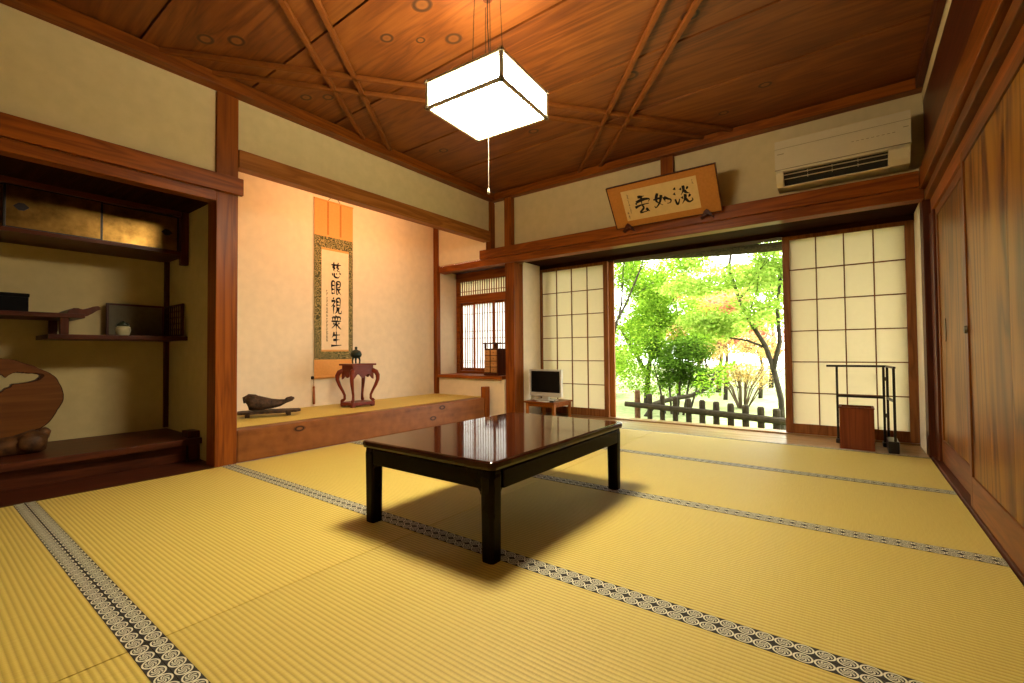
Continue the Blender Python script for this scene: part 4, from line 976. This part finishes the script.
b.obox(tvp(0, -.03, .40), tx, tn, (0, 0, 1), 2*hw-.06, .04, .24, .01)
b.build('surround', 'silver', tv)
MB().obox(tvp(0, .008, .406), tx, tn, (0, 0, 1), 2*hw-.042, .006, .242).build('screen', 'screen', tv)
b = MB(); b.obox(tvp(0, -.01, .222), tx, tn, (0, 0, 1), .09, .03, .045, .004); b.obox(tvp(0, -.02, .2015), tx, tn, (0, 0, 1), .25, .12, .0100, .004); b.build('foot', 'silver', tv)
b = MB(); b.obox((-2.745, 4.262, .1985), (1, -.12, 0), (.12, 1, 0), (0, 0, 1), .15, .055, .004, .001)
tag(b.build('leaflet', 'whitepaper', origin=(-2.745, 4.262, .1965)), 'white leaflet lying on the table in front of the television', 'leaflet')
rc = thing('remote_control', 'black remote control lying beside the white leaflet under the television', 'remote control', (-2.625, 4.262, .1965))
b = MB(); b.obox((-2.625, 4.267, .206), (1, .35, 0), (-.35, 1, 0), (0, 0, 1), .045, .11, .018, .005); b.build('remote_body', 'black', rc)
b = MB()
for i in range(3):
    for j in range(5):
        p = Vector((-2.625, 4.267, .2155))+Vector((1, .35, 0)).normalized()*(i-1)*.012+Vector((-.35, 1, 0)).normalized()*(j-2)*.017
        b.obox(p, (1, .35, 0), (-.35, 1, 0), (0, 0, 1), .008, .011, .003)
b.build('buttons', 'silver', rc)

# ------------------------------------------------------------------ rack and bin
rk = thing('garment_rack', 'slim black two-leaf garment rack in front of the paper screen', 'rack', (.05, 4.5, -.001))
def post(x, y, zt=.605): return MB().box(x-.008, x+.008, y-.008, y+.008, .02, zt, .002)
y1 = 4.535
b = post(-.097, y1); b.box(-.112, -.082, y1-.05, y1+.05, -.001, .03, .004); b.build('leg', 'black', rk)
b = post(.196, y1); b.box(.181, .211, y1-.05, y1+.05, -.001, .03, .004); b.build('leg', 'black', rk)
b = MB(); b.tube([(-.166, y1, .612), (.214, y1, .612)], .0085, 8); b.build('top_bar', 'black', rk)
b = MB(); b.box(-.092, .192, y1-.006, y1+.006, .362, .380, .002); b.build('cross_bar', 'black', rk)
b = post(.216, 4.50); b.box(.203, .229, 4.45, 4.53, -.001, .03, .004); b.build('leg', 'black', rk)
b = post(.240, 4.245); b.box(.200, .262, 4.232, 4.46, -.001, .085, .006); b.build('leg', 'black', rk)
b = MB(); b.tube([(.2145, 4.527, .612), (.243, 4.215, .612)], .0085, 8); b.build('top_bar', 'black', rk)
b = MB(); b.bar((.217, 4.49, .371), (.2395, 4.253, .371), .012, .018); b.build('cross_bar', 'black', rk)
for zz in (.22, .50): MB().box(.198, .218, y1-.012, y1+.004, zz, zz+.03, .002).build('hinge', 'brass', rk)
bn = thing('waste_bin', 'square brown wooden bin standing by the edge of the far straw mat', 'bin', (.02, 4.36, -.001))
b = MB(); bx0, bx1, by0, by1 = -.082, .126, 4.262, 4.45; tk = .010
for q in ((bx0, bx1, by0, by0+tk), (bx0, bx1, by1-tk, by1), (bx0, bx0+tk, by0+tk, by1-tk), (bx1-tk, bx1, by0+tk, by1-tk)): b.box(*q, -.001, .303)
b.box(bx0+tk, bx1-tk, by0+tk, by1-tk, .0, .012); b.build('bin_body', 'binwood', bn)
b = MB()
for q in ((bx0-.003, bx1+.003, by0-.003, by0+tk+.002), (bx0-.003, bx1+.003, by1-tk-.002, by1+.003), (bx0-.003, bx0+tk+.002, by0+tk, by1-tk), (bx1-tk-.002, bx1+.003, by0+tk, by1-tk)): b.box(*q, .302, .311)
b.build('bin_rim', 'binwood', bn)

# warm tube lamp fixed behind the tokonoma lintel, lighting the scroll from above
tl = thing('tube_lamp', 'warm tube lamp hidden behind the tokonoma lintel beam above the scroll', 'lamp', (-3.53, 2.75, 2.22))
MB().box(-3.54, -3.4605, 1.98, 3.52, 2.222, 2.252, .003).build('lamp_holder', 'acwhite', tl)
MB().tube([(-3.525, 2.00, 2.205), (-3.525, 3.50, 2.205)], .013, 12).build('lamp_tube', 'tubeglow', tl, smooth=True)

# ------------------------------------------------------------------ garden
def ground_z(x, y): return -.45+.06*noise.noise(Vector((x*.35, y*.35, 0)))+.012*max(0, y-7)
b = MB(); gx, gy = 46, 40; gv = []
for j in range(gy+1):
    row = []
    for i in range(gx+1):
        x = -24+i*36/gx; y = 4.86+j*26/gy; row.append(b.bm.verts.new((x, y, ground_z(x, y))))
    gv.append(row)
for j in range(gy):
    for i in range(gx): b.bm.faces.new((gv[j][i], gv[j][i+1], gv[j+1][i+1], gv[j+1][i]))
tag(b.build('ground', 'gravel'), 'pale garden ground outside the opening', 'ground', None, 'structure')
struct('wall_foundation', 'plaster', [(-4.5, .9, 4.845, 4.86, -.6, -.13)], 'foundation under the veranda edge', 'wall')
# eave: rafters, sheathing and a thatched edge log
ev = thing('eave', 'thatched eave edge seen at the top of the garden opening', 'eave', (-1.2, 5.4, 2.0), None, 'structure')
b = MB(); b.prism([(4.28, 2.62), (6.15, 2.10), (6.15, 2.36), (4.28, 2.90)], lambda u, v, w: Vector((-3.0+w, u, v)), 3.9); b.build('roof_slab', 'thatch', ev)
for k in range(14):
    x = -2.9+k*.28; MB().tube([(x, 4.75, 2.44), (x, 6.05, 2.075)], .022, 8).build('rafter', 'bamboo', ev)
b = MB(); pts = [(-2.95+3.8*t, 5.93, 2.030-.171*t+.012*math.sin(t*9)) for t in [k/12 for k in range(13)]]
b.tube(pts, [.054]*13, 12, wob=.12); b.build('edge_bundle', 'thatch', ev, smooth=True)
MB().tube([(-2.95+3.8*t, 5.88, 2.097-.171*t) for t in [k/8 for k in range(9)]], .016, 10).build('bamboo_pole', 'bamboo', ev, smooth=True)
# picket fence
fe = thing('picket_fence', 'low weathered picket fence just outside the garden opening', 'fence', (-1.5, 5.63, -.45))
P0 = Vector((-2.42, 6.20, 0)); dv = Vector((-.745, 6.40, 0))-P0; P1 = P0+dv*1.15
for k in range(13):
    t = k/10; p = P0+dv*t; zt = .165-.135*t if k else .198; r = .034+.009*t if k else .042
    b = MB(); b.tube([(p.x, p.y, ground_z(p.x, p.y)-.05), (p.x, p.y, zt-.02), (p.x, p.y, zt)], [r, r, r*.72], 10, wob=.1)
    o = b.build('picket', 'weathered' if k else 'weathered_red', fe, smooth=False)
    if not k: tag(o, 'taller reddish end picket')
nn = Vector((dv.y, -dv.x, 0)).normalized()*.055
b = MB(); e = dv.normalized()*.16
b.tube([P0-e+nn+Vector((0, 0, .005)), P0+dv*.5+nn+Vector((0, 0, -.052)), P1+nn+Vector((0, 0, -.125))], [.036, .041, .045], 10, wob=.1); b.build('fence_rail', 'weathered', fe)
b = MB(); b.tube([P0-e+nn+Vector((0, 0, -.32)), P1+nn+Vector((0, 0, -.38))], .035, 10, wob=.1); b.build('fence_rail', 'weathered', fe)

def leaves_mesh(name, mat, parent, spots, n, size, rnd, flat=.5):
    """n small folded leaves scattered about weighted spots (centre, radius xyz)"""
    o = Vector(parent.location); V = []; Fc = []
    wsum = [s[2] for s in spots]
    for q in rnd.choices(range(len(spots)), wsum, k=n):
        c, rad, _ = spots[q]
        while True:
            u = Vector((rnd.uniform(-1, 1), rnd.uniform(-1, 1), rnd.uniform(-1, 1)))
            if u.length <= 1: break
        p = Vector(c)+Vector((u.x*rad[0], u.y*rad[1], u.z*rad[2]))-o
        d = Vector((rnd.gauss(0, 1), rnd.gauss(0, 1), rnd.gauss(0, flat)-.25)).normalized()
        s = d.cross(Vector((rnd.gauss(0, .5), rnd.gauss(0, .5), 1))).normalized()
        l = size*rnd.uniform(.6, 1.3); w_ = l*.34; nrm = s.cross(d)
        i = len(V)
        V += [p, p+d*l*.5+s*w_+nrm*l*.08, p+d*l, p+d*l*.5-s*w_+nrm*l*.08]
        Fc += [(i, i+1, i+2), (i, i+2, i+3)]
    me = bpy.data.meshes.new(name); me.from_pydata([tuple(v) for v in V], [], Fc); me.materials.append(M[mat])
    ob = bpy.data.objects.new(name, me); C.objects.link(ob); ob.parent = parent; return ob

def grow(mb, p, d, length, r, depth, rnd, tips, spread=.55, up=.15, segs=4):
    pts = [p]; rad = [r]
    for k in range(segs):
        d = (d+Vector((rnd.gauss(0, .13), rnd.gauss(0, .13), rnd.gauss(0, .1)+up*.12))).normalized()
        p = p+d*(length/segs); pts.append(p); rad.append(r*(1-.45*(k+1)/segs))
    mb.tube(pts, rad, 6 if r > .012 else 4)
    if depth == 0: tips.append(p); return
    for k in range(rnd.choice((2, 3))):
        ax = Vector((rnd.gauss(0, 1), rnd.gauss(0, 1), rnd.gauss(0, .6)+up))
        nd = (d+ax.normalized()*spread).normalized()
        base = pts[-1] if k < 2 else pts[-2]
        grow(mb, base, nd, length*rnd.uniform(.62, .82), r*.56, depth-1, rnd, tips, spread, up, segs)
        tips.append(base)

def tree(name, label, base, trunks, leaf_mat, n, lsize, clus, seed, group=None, depth=3, extra=(), bark='trunk', spread=.6, cat='tree', up=.15):
    rnd = random.Random(seed); gz = ground_z(base[0], base[1])
    t = thing(name, label, cat, (base[0], base[1], gz), group)
    mb = MB(); tips = []
    for (pts, r0, r1, ln) in trunks:
        pp = [Vector(q) for q in pts]; k = len(pp)
        mb.tube(pp, [r0+(r1-r0)*i/(k-1) for i in range(k)], 8, wob=.08)
        for i in range(max(1, k//2), k):
            for q in range(2):
                dd_ = ((pp[i]-pp[i-1]).normalized()+Vector((rnd.gauss(0, .7), rnd.gauss(0, .7), rnd.gauss(.1, .4)))).normalized()
                grow(mb, pp[i], dd_, ln, r1*.6, depth-1, rnd, tips, spread, up)
    mb.build('trunk', bark, t, smooth=True)
    spots = [(p, (clus, clus, clus*.55), 1.0) for p in tips]+[(c, r, w_*max(1, len(tips))) for c, r, w_ in extra]
    leaves_mesh('foliage', leaf_mat, t, spots, n, lsize, rnd)
    return t

g0 = lambda x, y: ground_z(x, y)-.05
# slender young tree at the left edge of the opening
tree('young_tree', 'slender sparse tree with thin dark branches by the television side of the opening', (-3.75, 8.0),
     [([(-3.75, 8.0, g0(-3.75, 8)), (-3.72, 8.0, .5), (-3.62, 8.0, 1.1), (-3.3, 8.0, 1.65), (-3.0, 8.0, 2.3), (-2.9, 8.0, 3.1)], .035, .012, .55),
      ([(-3.73, 8.0, .4), (-3.6, 8.05, 1.0), (-3.45, 8.1, 1.6), (-3.4, 8.1, 2.3), (-3.2, 8.1, 3.0)], .025, .010, .5)],
     'leaf_maple', 11000, .048, .30, 21, depth=3, extra=[((-3.2, 8.3, 1.0), (.6, .5, .5), .08), ((-3.5, 8.2, .3), (.5, .4, .35), .05)])
# light green maple in the middle
tree('maple_tree', 'broad bright green maple in the middle of the garden view', (-3.55, 9.6),
     [([(-3.55, 9.6, g0(-3.5, 9.6)), (-3.5, 9.6, .3), (-3.35, 9.5, .9), (-3.1, 9.5, 1.5)], .07, .03, .7), ([(-3.5, 9.6, .2), (-3.8, 9.5, .8), (-4.1, 9.5, 1.3)], .05, .025, .6)],
     'leaf_maple', 42000, .052, .32, 22, depth=3,
     extra=[((-3.6, 9.4, 1.0), (1.0, .7, .30), .10), ((-3.0, 9.3, .75), (.8, .6, .25), .10), ((-3.9, 9.3, .35), (.7, .6, .25), .08), ((-2.9, 9.4, 1.5), (.9, .6, .3), .08), ((-3.9, 9.5, 1.5), (.7, .6, .3), .08), ((-3.2, 9.2, .1), (.8, .5, .3), .06), ((-2.4, 9.5, 1.1), (.6, .5, .25), .06)])
# evergreen shrub with several stems
tree('evergreen_shrub', 'dark evergreen shrub with several bare stems behind the picket fence', (-2.65, 8.6),
     [([(-2.65+dx, 8.6, g0(-2.6, 8.6)), (-2.65+dx*1.6, 8.6, 0), (-2.65+dx*2.2, 8.55, .45)], .022, .012, .3) for dx in (-.16, -.05, .06, .15, .24)],
     'leaf_dark', 11000, .052, .17, 23, depth=2, cat='shrub', extra=[((-2.5, 8.5, .62), (.42, .4, .36), .25)])
# crooked tree by the right screen
tree('crooked_tree', 'crooked tree rising beside the paper screen on the bin side', (-.74, 7.0),
     [([(-.74, 7.0, g0(-.74, 7)), (-.76, 7.0, .1), (-.84, 7.0, .5), (-.93, 7.0, .8), (-1.10, 7.0, 1.12), (-1.24, 7.0, 1.45), (-1.36, 7.0, 1.9), (-1.3, 7.0, 2.5)], .040, .015, .6),
      ([(-.84, 7.0, .5), (-.76, 7.02, .85), (-.78, 7.0, 1.3), (-.7, 7.0, 2.0)], .035, .016, .5),
      ([(-.93, 7.0, .78), (-1.15, 6.98, .88), (-1.36, 6.95, .92), (-1.52, 6.95, 1.06)], .018, .008, .22)],
     'leaf_light', 13000, .055, .24, 24, depth=2, extra=[((-1.6, 7.0, 1.75), (.6, .4, .22), .12), ((-.95, 7.0, 1.75), (.5, .4, .25), .10), ((-1.9, 7.2, 1.72), (.6, .4, .14), .10), ((-.95, 7.0, 1.15), (.35, .3, .16), .04)])
# twiggy pale azalea
rndz = random.Random(31)
tk = []
for k in range(34):
    a_ = rndz.uniform(0, 2*PI); s_ = rndz.uniform(.1, 1.0)
    tk.append(([(-1.75+.06*math.cos(a_), 10+.06*math.sin(a_), g0(-1.75, 10)), (-1.75+.35*s_*math.cos(a_), 10+.35*s_*math.sin(a_), -.02), (-1.75+.95*s_*math.cos(a_), 10+.95*s_*math.sin(a_), .58-.18*s_)], .011, .005, .30))
tree('azalea_bush', 'bare-stemmed twiggy bush with a few yellow and pink leaves beyond the fence', (-1.75, 10.0), tk, 'leaf_gold', 5200, .045, .15, 25, depth=2, bark='twig', spread=.4, cat='shrub', up=.4)
# low leaning branch over the fence
tree('leaning_tree', 'low dark trunk leaning out over the picket fence', (-3.05, 8.15),
     [([(-3.05, 8.15, g0(-3, 8.1)), (-2.85, 8.12, -.20), (-2.55, 8.1, -.10), (-2.2, 8.1, -.02), (-1.95, 8.1, .12), (-1.85, 8.1, .28)], .05, .025, .22)],
     'leaf_maple', 500, .06, .14, 26, depth=2)
for k, (x, y, z, rx, nn_) in enumerate(((-3.35, 11.2, 2.35, .5, 1300), (-2.35, 11.4, 1.9, .6, 2200), (-1.75, 12.2, 1.05, 1.0, 3600), (-3.4, 13.9, .75, .8, 2000))):
    tree('red_maple', ['pink-leaved maple showing just under the eave', 'pink-leaved maple behind the crooked tree crown', 'pink-leaved maple low behind the twiggy bush', 'pink-leaved maple half hidden behind the evergreen shrub'][k],
         (x, y), [([(x, y, g0(x, y)), (x+.05, y, z*.35), (x, y, z*.75)], .05, .02, .35)], 'leaf_pink' if k != 3 else 'leaf_gold', nn_, .075, .2, 40+k, 'pink maples at the back of the garden', 2,
         extra=[((x, y, z), (rx, .5, .24), .5)])
far = [(-2.9, 13.2, 1.5, 1.2, 1.4), (-7.2, 14.0, 1.6, 1.6, 2.2), (-5.3, 14.5, 1.9, 1.5, 2.0), (-3.9, 15.0, 2.2, 1.4, 1.5), (-1.9, 15.2, 2.8, 1.3, 1.1), (-5.2, 10.8, .3, .9, .8)]
FL = ['rounded pale green tree filling the gap beside the crooked tree', 'pale green tree far behind the slender young tree', 'pale green tree at the back behind the maple', 'tall pale green tree behind the pink maples', 'loose pale green tree behind the crooked tree',
      'low pale green bush beyond the television side of the opening']
for k, (x, y, z, rx, rz) in enumerate(far):
    tree('garden_tree', FL[k], (x, y), [([(x, y, g0(x, y)), (x+.1, y, z*.4), (x, y, max(.25, z*.8))], .07, .03, .6)], 'leaf_light', 15000, .08, .4, 60+k, 'pale trees at the back of the garden', 2,
         extra=[((x+random.uniform(-.8, .8)*rx, y, z+random.uniform(-.8, 1)*rz*.8), (rx*.55, .8, rz*.22), .15) for q in range(7)])

# ------------------------------------------------------------------ daylight
w = bpy.data.worlds.new('sky'); bpy.context.scene.world = w; w.use_nodes = True
bg = w.node_tree.nodes['Background']; bg.inputs[0].default_value = (1.0, .98, .93, 1); bg.inputs[1].default_value = 11.0
sd = bpy.data.lights.new('sun', 'SUN'); sd.energy = 13.0; sd.angle = math.radians(3); sd.color = (1, .95, .84)
so = bpy.data.objects.new('sun', sd); C.objects.link(so)
so.rotation_euler = Vector((.15, .42, .9)).to_track_quat('Z', 'Y').to_euler()

s = bpy.context.scene
s.view_settings.view_transform = 'Standard'; s.view_settings.look = 'None'; s.view_settings.gamma = 1; s.view_settings.use_curve_mapping = False
s.view_settings.exposure = 0.08
s.cycles.use_denoising = True
s.cycles.max_bounces = 8; s.cycles.diffuse_bounces = 2; s.cycles.glossy_bounces = 4; s.cycles.transmission_bounces = 4
s.cycles.sample_clamp_indirect = 6.0
